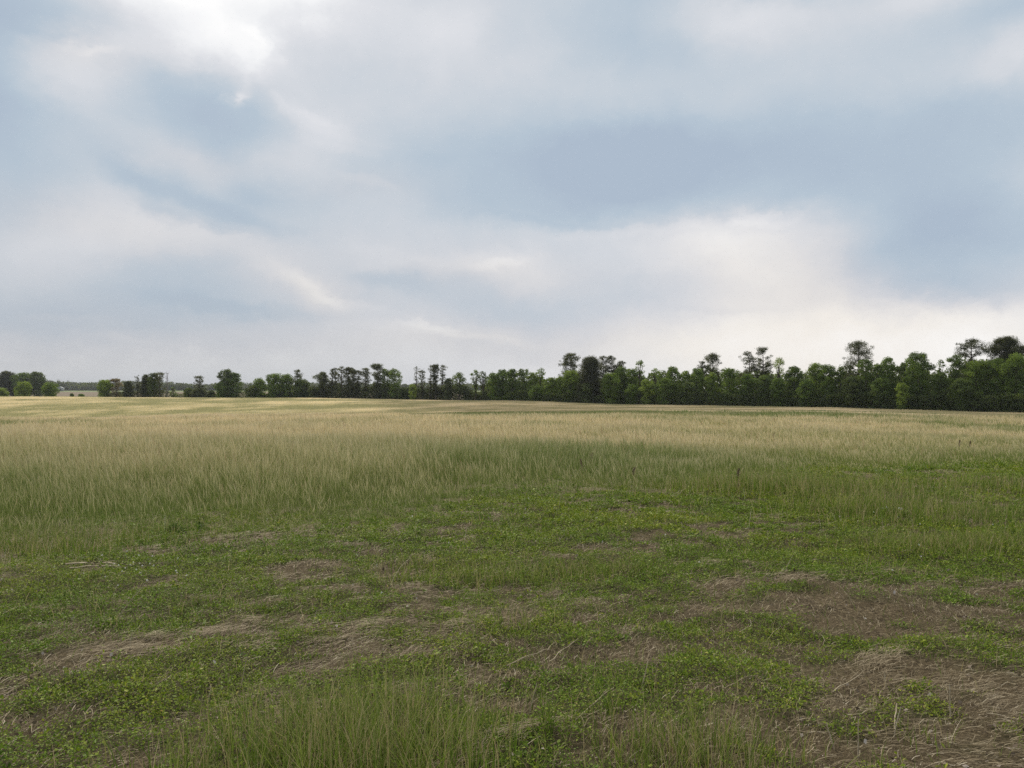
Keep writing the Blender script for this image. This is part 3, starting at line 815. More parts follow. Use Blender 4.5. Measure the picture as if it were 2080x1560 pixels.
def make_round(root, R, h, w, low, hue, D, dens=1.0, lobes=None, open_=0.0, two=False):
    """broadleaved tree: crown from low*h to h, half width w"""
    nl = lobes or int(12 + 1.5 * w + h * .8)
    c, rr = [], []
    ch = h * (1 - low)
    for i in range(nl):
        t = (i + .5) / nl; t = t ** .85
        env = (1 - min(1, ((t - .5) / .56)) ** 2.6) ** .5 if t > .5 else (.78 + .44 * t if low < .2 else .45 + 1.1 * t)
        rad = w * R.uniform(.28, .42) * (1.08 - .30 * t) + .12
        ang = i * 2.399 + R.uniform(-.5, .5)
        off = max(0, w * env - rad) * R.uniform(.60, 1.22)
        z = h * low + ch * t
        z = min(z, h - rad * .72)
        c.append([math.cos(ang) * off, math.sin(ang) * off, max(z, rad * .5)]); rr.append([rad, rad, rad * R.uniform(.62, .85)])
    cw = min(w, ch * .6)
    c.append([R.uniform(-.25, .25) * w, R.uniform(-.2, .2) * w, h - cw * .34]); rr.append([w * .34, w * .34, cw * .34])
    a0 = R.uniform(0, TAU)
    for q in range(6):
        a = a0 + q * TAU / 6 + R.uniform(-.5, .5); rd = w * R.uniform(.20, .40)
        k_ = R.uniform(.38, .75); c.append([math.cos(a) * w * k_, math.sin(a) * w * k_, h - cw * (.18 + 1.15 * k_ * R.uniform(.55, 1.3))]); rr.append([rd, rd, rd * .75])
    c.append([0, 0, h * (low + (1 - low) * .5)]); rr.append([w * .55, w * .55, ch * .36])
    c = np.array(c); rr = np.array(rr)
    size = max(.18, D * .00115)
    vol = (rr[:, 0] * rr[:, 1] * rr[:, 2]) ** (2 / 3)
    cnt = np.maximum(30, (vol / size ** 2 * 19 * dens * (1 - open_))).astype(int)
    V, m = leaf_cloud(R, c, rr, cnt, size)
    crown_obj(root, V, m, hue, R)
    parts = []
    tr = .035 * h ** .9 + .04
    top = np.array([R.uniform(-.1, .1) * w, 0, h * .78])
    zs = np.linspace(0, 1, 6)
    lean = R.uniform(-.12, .12) * w
    pts = np.stack([lean * np.sin(zs * 2), R.uniform(-.1, .1) * w * zs, -0.2 + (h * .78 + .2) * zs], -1)
    parts.append(tube(pts, tr * np.linspace(1.15, .28, 6), 8))
    for i in np.argsort(-rr[:, 0])[:8 if open_ < .2 else 14]:
        f = R.uniform(.35, .8); j = np.interp(f, zs, np.arange(6)); k = int(j); a = pts[k] + (pts[min(k + 1, 5)] - pts[k]) * (j - k)
        if a[2] > c[i][2]: a = pts[0] + (pts[-1] - pts[0]) * max(.12, (c[i][2] / h) * .6)
        parts.append(limb(R, a, c[i], tr * .42, tr * .10, .05))
    V, Q = join(parts)
    mesh_obj('trunk', V, Q, 4, m_bark, parent=root, smooth=True)

def make_pine(root, R, h, w, low, hue, D, dense=.5, flatness=.35, conical=False, scraggy=False):
    """pine: straight stem, whorls of limbs carrying flat pads of needles"""
    size = max(.18, D * .00115)
    tr = .016 * h + .06
    zs = np.linspace(0, 1, 8); bend = R.uniform(-.03, .03) * h
    def stem(t): return np.array([bend * math.sin(t * 2.2), bend * .5 * t, h * t])
    pts = np.array([stem(t) * np.array([1, 1, .97]) for t in zs]); pts[0][2] = -.2
    parts = [tube(pts, tr * np.linspace(1.1, .16, 8), 7)]
    C_, R_ = [], []; jit = R.uniform(0, 6)
    z = h * low; gap = (h * (1 - low)) / (8 + 6 * dense)
    while z < h * .985:
        t = (z / h - low) / (1 - low)
        if conical: env = (1 - t) ** (.75 if h < 9 else .45) * .95 + .08
        elif scraggy: env = (.80 + .30 * math.sin(5 * t + jit)) * (1.15 - .55 * t)
        else: env = max(.22, math.sin(math.pi * (t * .66 + .30)) ** .8)
        nb = R.integers(4, 7)
        a0 = R.uniform(0, TAU)
        for b in range(nb):
            a = a0 + b * TAU / nb + R.uniform(-.4, .4)
            L = w * env * R.uniform(.45, 1.18)
            if not scraggy and not conical and R.random() < .22: continue
            if scraggy and R.random() < .3: L *= .45
            if scraggy and R.random() < .12: L *= 1.35
            up = R.uniform(-.05, .28) + .35 * t
            zo = z + R.uniform(-.5, .5) * gap; e = stem(z / h) + np.array([math.cos(a) * L, math.sin(a) * L, L * up + zo - z])
            parts.append(limb(R, stem(z / h), e, max(.025, tr * .30 * (1 - .5 * t)), .015, .03, 3))
            npad = max(1, int(round(L / (.55 * w) * (1.6 + dense))))
            for q in range(npad):
                f = 1 - q * .27
                if f < .25: break
                pr = (.13 * w + .18) * R.uniform(.55, 1.45) * (1 + .3 * dense)
                p = stem(z / h) + (e - stem(z / h)) * f + R.normal(0, .075 * w, 3)
                rad_ = math.hypot(p[0], p[1]) / max(w, .1)
                p[2] = min(p[2] + pr * .2, h - pr * flatness * .6 - .50 * min(w, h * .25) * rad_ ** 1.6 * R.uniform(.6, 1.3))
                C_.append(p); R_.append([pr, pr, pr * (flatness + .2 * dense)])
        z += gap * R.uniform(.75, 1.2)
    C_.append([pts[-1][0], pts[-1][1], h - .12 * w]); R_.append([.16 * w + .1, .16 * w + .1, .14 * w + .1])
    C_ = np.array(C_); R_ = np.array(R_)
    vol = (R_[:, 0] * R_[:, 1] * R_[:, 2]) ** (2 / 3)
    cnt = np.maximum(12, vol / size ** 2 * (7.5 + 8 * min(dense, 1.2))).astype(int)
    V, m = leaf_cloud(R, C_, R_, cnt, size, asp=.42, shell=.25)
    crown_obj(root, V, m, hue, R)
    V, Q = join(parts)
    mesh_obj('trunk', V, Q, 4, m_bark, parent=root, smooth=True)

def make_bare(root, R, h, w, D, hue=.05, tufts=.25):
    """dead or nearly leafless tree"""
    tr = .012 * h + .06
    parts = [tube([[0, 0, -.2], [R.uniform(-.1, .1), 0, h * .5], [R.uniform(-.15, .15), 0, h]], [tr * 1.2, tr * .8, .03], 6)]
    C_ = []
    z = h * .22
    while z < h * .97:
        for b in range(R.integers(2, 5)):
            a = R.uniform(0, TAU); L = w * R.uniform(.4, 1.0) * (1.1 - .6 * z / h)
            e = np.array([math.cos(a) * L, math.sin(a) * L, z + L * R.uniform(-.1, .45)])
            parts.append(limb(R, [0, 0, z], e, max(.03, .00022 * D), max(.02, .00012 * D), .0, 3))
            for k in range(2):
                s_ = e * .6 + np.array([0, 0, z]) * .4
                e2 = s_ + R.normal(0, .28 * w, 3)
                parts.append(limb(R, s_, e2, max(.02, .00012 * D), max(.012, .00008 * D), 0, 3))
                if R.random() < tufts: C_.append(e2)
        z += h * R.uniform(.05, .09)
    V, Q = join(parts)
    mesh_obj('trunk', V, Q, 4, m_bark_grey if tufts < .5 else m_bark, parent=root, smooth=True)
    if C_:
        C_ = np.array(C_); rr = np.full((len(C_), 3), .16 * w + .18) * R.uniform(.7, 1.3, (len(C_), 1))
        V, m = leaf_cloud(R, C_, rr, np.full(len(C_), 14), max(.18, D * .0011), asp=.45, shell=.1)
        crown_obj(root, V, m, hue, R)

_DP = np.array([-300, 0, 200, 460, 600, 740, 900, 1040, 1150, 1300, 1560, 1800, 2080, 2500], float)
_DD = np.array([300, 300, 300, 296, 290, 282, 268, 248, 232, 222, 200, 178, 158, 140], float)
def edge_depth(px): return float(np.interp(px, _DP, _DD))

G1 = 'trees standing along the left hedgerow'
G2 = 'slender pines in the middle of the tree line'
G3 = 'broadleaved trees of the wood edge on the right'
G4 = 'tall pines rising above the wood on the right'
G5 = 'young trees and bushes behind the far crest'
# px, top row, half width px, kind, depth offset, hue, foliage starts at, group, label
TREES = [
 (-14, 765, 24, 'round', 160, .2, 0, G5, 'dark tree cut by the left frame edge, left of the blackish pine'),
 (14, 755, 17, 'pinecone', 160, .05, .05, G5, 'blackish pine at the far left, touching the big pale green trees'),
 (30, 762, 10, 'pinecone', 168, .05, .05, G5, 'small dark conifer wedged between blackish pine and pale broadleaved tree at far left'),
 (48, 757, 21, 'round', 160, .55, .02, G5, 'large soft green round tree right of the blackish pine at far left'),
 (75, 755, 18, 'round', 158, .45, .02, G5, 'round tree ending the far left clump, sloping down to distant woods'),
 (4, 788, 12, 'round', 25, .86, 0, G5, 'low yellow-green bush cut by the left edge above the pale crest'),
 (47, 775, 16, 'round', 10, .80, 0, G5, 'bright green bushy tree in front of the far left clump'),
 (101, 777, 16, 'round', 5, .66, 0, G5, 'bushy green tree standing alone just left of the little pale shed'),
 (146, 799, 5, 'round', 0, .45, 0, G5, 'tiny dark bush on the crest, left one of two right of the shed'),
 (165, 800, 6, 'round', 0, .60, 0, G5, 'tiny flat green bush on the crest, right one of two beyond the shed'),
 (212, 771, 16, 'round', 0, .76, .05, G1, 'spreading light green small tree, first tree right of the shed'),
 (236, 769, 12, 'jack', 1, 1.0, .05, G1, 'reddish-brown tree leaning against the light green small tree'),
 (261, 775, 11, 'pinecone', -2, .12, .0, G1, 'short dark cone-shaped conifer standing alone between reddish tree and bare spindle'),
 (279, 765, 8, 'bare', 2, .1, 0, G1, 'thin spindly nearly bare tree left of the dark oak clump'),
 (296, 762, 13, 'pinecone', 2, .10, .0, G1, 'layered dark conifer on the left side of the dark oak clump'),
 (312, 757, 13, 'round', 0, .32, .0, G1, 'dark broadleaved tree in the middle of the conifer clump by the dead tree'),
 (325, 756, 11, 'jack', -1, .08, .0, G1, 'dark pointed conifer directly left of the grey dead tree'),
 (339, 757, 7, 'dead', 0, 0, 0, G1, 'grey dead tree with bare side twigs, right of the conifer clump'),
 (352, 787, 9, 'bare', -2, .5, 0, G1, 'low half-bare shrub at the foot of the grey dead tree'),
 (384, 788, 11, 'round', -2, .30, 0, G1, 'low dark shrub left of the spindly pine with layered top'),
 (405, 763, 12, 'jack', 0, .06, .1, G1, 'spindly pine with layered open top left of the big lopsided oak'),
 (404, 789, 17, 'round', -3, .16, 0, G1, 'dark low thicket round the foot of the spindly layered pine'),
 (429, 793, 10, 'round', -2, .25, 0, G1, 'lowest dark shrub filling the gap before the big lopsided oak'),
 (459, 750, 16, 'round', 0, .30, .02, G1, 'tall knobbly peak of the big oak, left of its paler shoulder'),
 (474, 757, 18, 'round', 1, .48, .0, G1, 'paler right-hand shoulder tree of the big lopsided oak'),
 (450, 776, 14, 'round', -2, .38, .0, G1, 'lower left-hand shoulder tree leaning against the big lopsided oak'),
 (514, 782, 15, 'round', -2, .28, .0, G1, 'dark low tree at the left foot of the yellowish green tree'),
 (527, 768, 14, 'round', 0, .68, .02, G1, 'yellowish green tree next right after the big lopsided oak'),
 (557, 759, 18, 'round', 0, .45, .02, G1, 'flat-topped full oak, left one of the joined pair'),
 (581, 760, 16, 'round', 1, .42, .05, G1, 'flat-topped oak, right one of the joined pair, beside spiky pine'),
 (606, 751, 11, 'jack', 2, .12, .3, G1, 'ragged spiky pine top rising above its broad shoulder tree'),
 (612, 770, 20, 'round', 0, .32, .02, G1, 'broad shoulder tree beneath the ragged spiky pine'),
 (636, 786, 13, 'round', -2, .22, 0, G1, 'low dark scrub in the dip between spiky pine and slender pines'),
 (655, 756, 13, 'jackdense', 0, .15, .0, G2, 'leftmost slender pine group tree, bushy and leaning left'),
 (673, 750, 8, 'jack', 1, .08, .15, G2, 'narrow pine directly right of the bushy leaning one'),
 (682, 747, 8, 'jack', 2, .06, .3, G2, 'narrow pine with gap of sky on its right side'),
 (695, 744, 9, 'jack', 0, .06, .3, G2, 'tall pine with leaning pale stem, just right of the sky gap'),
 (709, 746, 10, 'jackdense', 2, .07, .15, G2, 'bushy-topped pine in the middle of the seven slender pines'),
 (719, 750, 9, 'jackdense', -1, .08, .1, G2, 'dense dark pine right of the bushy-topped middle pine'),
 (727, 752, 8, 'jack', 1, .08, .2, G2, 'small ragged pine before the lone airy pine'),
 (742, 747, 10, 'jack', 0, .10, .25, G2, 'lone airy pine with sky showing on both sides'),
 (765, 739, 13, 'jackdense', 0, .14, .05, G2, 'tallest dark pine of the middle, left of the light green tree'),
 (783, 749, 12, 'round', 1, .38, .03, G2, 'mid green broadleaved tree squeezed between tallest dark pine and pale poplar'),
 (802, 749, 14, 'round', 0, .62, .03, G2, 'light green poplar-like tree with rounded pointed top'),
 (822, 787, 14, 'round', -2, .30, 0, G2, 'low dark hedge shrub right of the poplar-like tree'),
 (838, 780, 9, 'round', -4, .72, 0, G2, 'small bright yellow-green sapling at the foot of the sparse bare tree'),
 (846, 744, 8, 'bare', 1, .12, 0, G2, 'sparse see-through tree, left of the three upright pines'),
 (857, 752, 8, 'jack', 0, .08, .15, G2, 'dark thin pine touching the sparse see-through tree'),
 (874, 741, 7, 'jack', 0, .07, .15, G2, 'left one of the three upright pines with columnar tops'),
 (885, 740, 8, 'jackdense', -1, .07, .2, G2, 'middle one of the three upright pines, tallest and straightest'),
 (899, 742, 9, 'jack', 1, .09, .2, G2, 'right one of the three upright pines, top leaning right'),
 (911, 768, 12, 'round', -1, .22, .0, G2, 'dark lower tree at the right foot of the upright pines'),
 (932, 756, 16, 'openround', 0, .40, .3, G2, 'small round-headed tree on a visible thin stem, sky below'),
 (966, 751, 11, 'openround', 0, .36, .22, G2, 'airy tree, left one of the pair before the solid wood'),
 (981, 754, 11, 'openround', 1, .40, .25, G2, 'airy tree, right one of the pair before the solid wood'),
 (950, 788, 12, 'round', 3, .25, 0, G2, 'low shrub between the round-headed tree and the airy pair'),
 (1005, 757, 17, 'round', 0, .42, .0, G3, 'first solid round tree of the wood, at its left end'),
 (1020, 750, 14, 'round', 2, .50, .0, G3, 'second tree of the wood with a smooth bright crown'),
 (1040, 749, 15, 'round', 2, .55, .0, G3, 'bright domed tree just left of the centre line of the wood'),
 (1063, 749, 15, 'round', 1, .40, .0, G3, 'greyish green domed tree right of the bright domed one'),
 (1082, 756, 13, 'round', 0, .52, .0, G3, 'lower sloping tree left of the tree with bare sprigs'),
 (1098, 747, 13, 'openround', 2, .55, .0, G3, 'feathery tree with bare sprigs poking from its top'),
 (1120, 767, 16, 'round', 0, .58, .0, G3, 'low rounded tree in the dip of the wood edge'),
 (1140, 764, 15, 'round', 1, .50, .0, G3, 'tree filling the dip just left of the umbrella pine'),
 (1161, 717, 21, 'umbrella', 8, .06, .50, G4, 'umbrella pine with layered open crown, leftmost pine of the wood'),
 (1160, 752, 22, 'round', 0, .55, .0, G3, 'green tree standing in front of the leftmost umbrella pine'),
 (1200, 727, 24, 'whitepine', 0, .03, .0, G4, 'broad blackish pine with foliage down to the ground'),
 (1223, 722, 13, 'umbrella', 8, .06, .50, G4, 'pine crown rising right behind the broad blackish pine'),
 (1241, 723, 14, 'umbrella', 8, .06, .50, G4, 'middle pine crown of the three behind the blackish pine'),
 (1261, 733, 13, 'umbrella', 8, .06, .50, G4, 'lowest pine crown at the right end of the trio'),
 (1240, 757, 22, 'round', -3, .66, .0, G3, 'light green rounded tree right in front of the blackish pine'),
 (1262, 745, 17, 'round', 2, .55, .0, G3, 'leafy tree under the lowest pine crown of the trio'),
 (1283, 748, 15, 'round', 1, .58, .0, G3, 'mid green tree between the pine trio and the gangly treetop'),
 (1300, 731, 11, 'openround', 2, .60, .1, G3, 'gangly tree whose thin leafy top sticks far above its neighbours'),
 (1315, 771, 18, 'round', -3, .62, .0, G3, 'low round front tree right of the gangly treetop'),
 (1331, 747, 11, 'openround', 3, .50, .1, G3, 'sparse twiggy tree behind two low round front trees'),
 (1351, 767, 18, 'round', -3, .50, .0, G3, 'second low round front tree, right of the twiggy one'),
 (1367, 744, 16, 'round', 1, .46, .0, G3, 'full tree with small pointed tip left of the double pine crown'),
 (1391, 753, 15, 'round', 1, .52, .0, G3, 'lower tree filling the notch left of the double pine crown'),
 (1425, 733, 10, 'umbrella', 6, .05, .50, G4, 'smaller left companion of the round-crowned middle pine'),
 (1446, 717, 20, 'umbrella', 8, .06, .50, G4, 'round-crowned pine standing in the middle of the right wood'),
 (1417, 748, 17, 'round', 0, .52, .0, G3, 'green tree in front of the smaller companion pine'),
 (1446, 757, 15, 'round', -2, .58, .0, G3, 'tree directly below the round-crowned middle pine'),
 (1480, 747, 20, 'round', 0, .60, .0, G3, 'wide level-topped tree between round-crowned pine and twin pines'),
 (1520, 714, 18, 'umbrella', 6, .05, .45, G4, 'left and lower one of the twin pines'),
 (1548, 705, 20, 'umbrella', 6, .05, .42, G4, 'right and taller one of the twin pines'),
 (1520, 759, 18, 'round', -1, .40, .0, G3, 'dark leafy tree below the left twin pine'),
 (1553, 762, 18, 'round', -2, .42, .0, G3, 'dark leafy tree below the right twin pine'),
 (1583, 725, 15, 'openround', 2, .78, .0, G3, 'pale yellow-green sparse tree right of the twin pines'),
 (1612, 743, 20, 'round', 0, .52, .0, G3, 'rounded dark tree with a small peak, left of the V-shaped notch'),
 (1658, 737, 20, 'round', 1, .62, .0, G3, 'bright-topped tree right of the V-shaped notch'),
 (1682, 740, 20, 'round', 0, .60, .0, G3, 'bright-topped tree joined on the right to its twin beyond the notch'),
 (1706, 746, 13, 'round', 1, .48, .0, G3, 'low dark tree at the left foot of the great layered pine'),
 (1743, 692, 33, 'umbrella', 5, .07, .42, G4, 'great layered pine with bare stem, tallest standing clear of others'),
 (1757, 729, 18, 'round', 0, .42, .0, G3, 'dense green tree covering the right side of the great layered pine'),
 (1734, 764, 24, 'round', -2, .30, .0, G3, 'darkest front tree below the great layered pine'),
 (1783, 739, 14, 'round', 1, .45, .0, G3, 'low link tree between great layered pine and domed tree'),
 (1805, 725, 20, 'round', 1, .52, .0, G3, 'domed tree right of the great layered pine'),
 (1832, 778, 13, 'round', -4, .74, .0, G3, 'glowing yellow-green young tree low in a gap between dark trunks'),
 (1838, 736, 15, 'round', 2, .48, .0, G3, 'tree filling the saddle left of the widest dome'),
 (1865, 716, 29, 'round', 0, .56, .08, G3, 'widest domed oak of the right wood, sky holes in its crown'),
 (1910, 730, 11, 'openround', 3, .40, .1, G3, 'thin lacy tree in the gap right of the widest dome'),
 (1941, 720, 19, 'round', 1, .45, .0, G3, 'oval dark green tree under the left side of the lacy-crowned pine'),
 (1975, 688, 31, 'umbrella', 6, .06, .45, G4, 'broad lacy-crowned pine, second pine from the right edge'),
 (1910, 756, 20, 'round', -2, .50, .0, G3, 'front tree below the thin lacy tree'),
 (1985, 731, 26, 'round', 0, .55, .0, G3, 'broad green tree in front of the broad lacy-crowned pine'),
 (2043, 685, 31, 'umbrelladense', 6, .05, .45, G4, 'dense dark pine near the right edge, highest top of all'),
 (2084, 702, 22, 'umbrella', 6, .05, .45, G4, 'pine crown cut by the right frame edge'),
 (2026, 727, 24, 'round', 1, .50, .0, G3, 'leafy tree under the dense dark pine near the right edge'),
 (2064, 718, 27, 'round', 0, .55, .0, G3, 'tall olive green tree cut by the right frame edge'),
 (1955, 768, 22, 'round', -3, .38, .0, G3, 'low dark front tree between the two rightmost big trees'),
 (1790, 768, 20, 'round', -2, .36, .0, G3, 'low dark front tree below the domed tree'),
 (1640, 770, 20, 'round', -3, .45, .0, G3, 'low front tree under the V-shaped notch'),
 (1580, 768, 18, 'round', -3, .40, .0, G3, 'low front tree below the pale sparse tree'),
 (1400, 776, 18, 'round', -3, .42, .0, G3, 'low front tree below the notch tree left of the double pine crown'),
 (1283, 780, 14, 'round', -4, .60, .0, G3, 'small low front tree between the light rounded tree and gangly one'),
 (1190, 778, 15, 'round', -4, .30, .0, G3, 'small dark bush at the foot of the broad blackish pine'),
 (1090, 783, 16, 'round', -3, .48, .0, G3, 'low front bush below the tree with bare sprigs'),
]
NAMES = {'round': 'broadleaved_tree', 'openround': 'broadleaved_tree', 'bare': 'bare_tree', 'dead': 'dead_tree', 'umbrella': 'pine_tree', 'umbrelladense': 'pine_tree',
         'whitepine': 'pine_tree', 'jack': 'pine_tree', 'jackdense': 'pine_tree', 'pinecone': 'conifer_tree'}
for i, (px, top, hw, kind, off, hue, low, grp, label) in enumerate(TREES):
    R = np.random.default_rng(1000 + i)
    if kind in ('round', 'openround') and hue > .35: hue = min(.92, hue + R.uniform(-.12, .12))
    D = edge_depth(px) + off
    x = (px - 1040.0) / F_PX * D
    zg = float(ground_z(np.array([x]), np.array([D]))[0])
    h = EYE - (top - HOR) / F_PX * D - zg
    w = hw / F_PX * D * (1.3 if kind in ('jack', 'jackdense') else 1.08)
    bush = h < 4.6 and kind == 'round'
    root = bpy.data.objects.new('bush' if bush else NAMES[kind], None); link(root)
    root.empty_display_size = .5
    root.location = (x, D, zg)
    tag(root, label, 'bush' if bush else ('pine tree' if kind not in ('round', 'openround', 'bare', 'dead') else 'tree'), grp)
    if kind == 'round': make_round(root, R, h, w, low, hue, D)
    elif kind == 'openround': make_round(root, R, h, w, low, hue, D, open_=.45, dens=.8, lobes=16)
    elif kind == 'umbrella': make_pine(root, R, h, w, low, hue, D, dense=.55, flatness=.68)
    elif kind == 'umbrelladense': make_pine(root, R, h, w, low, hue, D, dense=1.3, flatness=.6)
    elif kind == 'whitepine': make_pine(root, R, h, w, .03, hue, D, dense=2.0, flatness=.5, conical=True)
    elif kind == 'jack': make_pine(root, R, h, w, low, hue, D, dense=.55, flatness=.55, scraggy=True)
    elif kind == 'jackdense': make_pine(root, R, h, w, low, hue, D, dense=1.05, flatness=.55, scraggy=True)
    elif kind == 'pinecone': make_pine(root, R, h, w, .04, hue, D, dense=1.6, flatness=.4, conical=True)
    elif kind == 'bare': make_bare(root, R, h, w, D, hue, .7)
    elif kind == 'dead': make_bare(root, R, h, w, D, hue, .0)

# ------------------------------------------------------------------ masses of foliage nobody could count
def thicket(name, label, pxs, tops, d_off, depth, n, size, hue, base_off=0.0, dist=None, flat=False):
    R = np.random.default_rng(len(name) * 7 + n)
    px = R.uniform(pxs[0], pxs[-1], n)
    Dd = np.array([dist if dist else edge_depth(p) for p in px]) + d_off + R.random(n) * depth
    X = (px - 1040) / F_PX * Dd
    zg = ground_z(X, Dd)
    top = np.interp(px, pxs, tops) if not callable(tops) else tops(px)
    ztop = EYE - (top - HOR) / F_PX * Dd
    wob = fbm(X, Dd * .3, max(4.0, size * 7), 3, 601)
    H = np.maximum(.6, (ztop - zg) * (.35 + 1.15 * wob))
    f = 1 - (R.random(n) ** 1.25)
    P = np.stack([X, Dd, zg + H * f], -1)
    V, m = leaf_cloud(R, P, np.full((n, 3), size * .8), np.full(n, 4), size, shell=.2)
    k = len(V) // 4
    clump = np.clip(fbm(V[::4, 0], V[::4, 2] * 2.0, size * 5, 2, 611) * 1.6 - .3, 0, 1)
    A = np.stack([np.clip(hue + R.normal(0, .10, k), 0, .85), np.clip(R.normal(.5, .25, k), 0, 1), clump], -1)
    o = mesh_obj(name, V, np.arange(k * 4), 4, m_leaf, attrs={'mixv': np.repeat(A, 4, 0)})
    tag(o, label, kind='stuff')
    return o
thicket('woodland', 'dark depth of the wood behind the edge trees on the right', [985, 1040, 1120, 1200, 1300, 1500, 1700, 1900, 2080, 2500], [768, 764, 776, 760, 764, 764, 758, 752, 746, 736], 5, 22, 60000, .42, .30)
thicket('undergrowth', 'dark brush along the foot of the wood edge', [1030, 1150, 1300, 1700, 2080, 2400], [793, 798, 800, 800, 800, 800], -4, 5, 26000, .27, .28)
thicket('hedgerow_brush', 'low dark brush joining the stems of the hedgerow trees', [500, 640, 700, 800, 1000], [796, 790, 786, 787, 790], -1, 8, 22000, .30, .20)
thicket('hedge_foot_brush', 'thin scrub and tall weeds at the foot of the left hedgerow', [205, 300, 370, 500], [797, 794, 800, 798], -1, 5, 4000, .26, .22)
thicket('distant_woodland', 'long hazy blue-green wood closing the plain on the horizon', [-400, 80, 130, 200, 300, 400, 600, 900, 1400], [779, 777, 777, 779, 778.5, 780, 781, 782, 783], 0, 70, 36000, 2.4, .15, dist=1180)

# ------------------------------------------------------------------ shed out on the plain
m_tin, N = new_mat('pale_sheet_metal')
tcn = N.n('ShaderNodeTexCoord')
leafy(N, N.ramp(N.noise(tcn.outputs['Object'], 1.5, 4, .6), [(.3, C(.55, .57, .60)), (.7, C(.72, .74, .76))]), .45, 0, .5)
m_board, N = new_mat('weathered_grey_boards')
tcn = N.n('ShaderNodeTexCoord')
leafy(N, N.ramp(N.noise(tcn.outputs['Object'], 2.5, 4, .6), [(.3, C(.20, .21, .22)), (.7, C(.32, .33, .34))]), .8, 0, .3)
m_dark, N = new_mat('dark_opening'); leafy(N, C(.03, .03, .035), .8, 0, .2)
def box(x0, x1, y0, y1, z0, z1):
    v = np.array([[x, y, z] for z in (z0, z1) for y in (y0, y1) for x in (x0, x1)], float)
    q = np.array([0, 2, 3, 1, 4, 5, 7, 6, 0, 1, 5, 4, 2, 6, 7, 3, 0, 4, 6, 2, 1, 3, 7, 5])
    return v, q
D = 1010.0; x = (123 - 1040) / F_PX * D
shed = bpy.data.objects.new('shed', None); link(shed)
zg = float(ground_z(np.array([x]), np.array([D]))[0])
shed.location = (x, D, zg); shed.rotation_euler[2] = math.radians(24)
tag(shed, 'small pale metal-roofed farm shed far off before the distant wood', 'shed')
W2, L2, HH, RH = 3.6, 5.5, 3.6, 5.6
V, Q = box(-W2, W2, -L2, L2, -.3, HH)
V = np.concatenate([V, [[-W2, -L2, HH + .001], [W2, -L2, HH + .001], [0, -L2, RH - .1], [-W2, L2, HH + .001], [W2, L2, HH + .001], [0, L2, RH - .1]]])
lp = [4] * 6 + [3, 3]
mesh_obj('wall', V, np.concatenate([Q, [8, 9, 10, 12, 11, 13]]), lp, m_board, parent=shed)
rv = []; rq = []
for sg in (-1, 1):
    b = len(rv)
    for y in (-L2 - .3, L2 + .3):
        rv += [[0, y, RH], [sg * (W2 + .4), y, HH - .1], [0, y, RH + .14], [sg * (W2 + .4), y, HH + .04]]
    rq += [b + 0, b + 1, b + 5, b + 4, b + 2, b + 6, b + 7, b + 3, b + 0, b + 2, b + 3, b + 1, b + 4, b + 5, b + 7, b + 6, b + 1, b + 3, b + 7, b + 5]
mesh_obj('roof', np.array(rv), np.array(rq), 4, m_tin, parent=shed)
V, Q = box(-1.3, 1.3, -L2 - .06, -L2 - .01, 0, 2.8)
mesh_obj('door', V, Q, 4, m_dark, parent=shed)
# ------------------------------------------------------------------ single plants and stalks worth naming
m_weed, N = new_mat('dead_weed'); 
tcn = N.n('ShaderNodeTexCoord')
leafy(N, N.ramp(N.noise(tcn.outputs['Object'], 14, 3, .6), [(.3, C(.085, .058, .042)), (.7, C(.17, .12, .085))]), .8, 0, .2)
def weed(px, py, h, label, seed, heavy=1.0, bend=0.0):
    """dried dock-like stalk: a stem and a seed head of clustered bracts"""
    R = np.random.default_rng(seed)
    x, y = spot(px, py); z = float(ground_z(np.array([x]), np.array([y]))[0])
    x, y = spot(px, py, z)
    root = bpy.data.objects.new('dead_weed_stalk', None); link(root); root.location = (x, y, z)
    tag(root, label, 'dried weed', 'dried dark weed stalks standing in the field')
    zs = np.linspace(0, 1, 6)
    pts = np.stack([bend * h * zs ** 2 + .01 * np.sin(zs * 7), .02 * np.cos(zs * 5), h * zs - .02], -1)
    V, Q = join([tube(pts, np.linspace(.006, .003, 6) * max(1, y / 22), 5)] + [limb(R, pts[k], pts[k] + np.array([R.uniform(-.07, .07), R.uniform(-.05, .05), .12 * h + .03]), .003 * max(1, y / 22), .002, 0, 3) for k in (2, 3, 3, 4, 4)])
    mesh_obj('stem', V, Q, 4, m_weed, parent=root, smooth=True)
    n = int(150 * heavy); t = .55 + .45 * R.random(n)
    cx = np.interp(t, zs, pts[:, 0]) + np.clip(R.normal(0, .011 * heavy, n), -.022, .022); cz = t * h
    Pc = np.stack([cx, np.clip(R.normal(0, .010 * heavy, n), -.02, .02), cz], -1)
    V, m = leaf_cloud(R, Pc, np.full((n, 3), .006), np.full(n, 3), .012 * max(1, y / 26), shell=.1)
    mesh_obj('seed_head', V, np.arange(len(V)), 4, m_weed, parent=root)
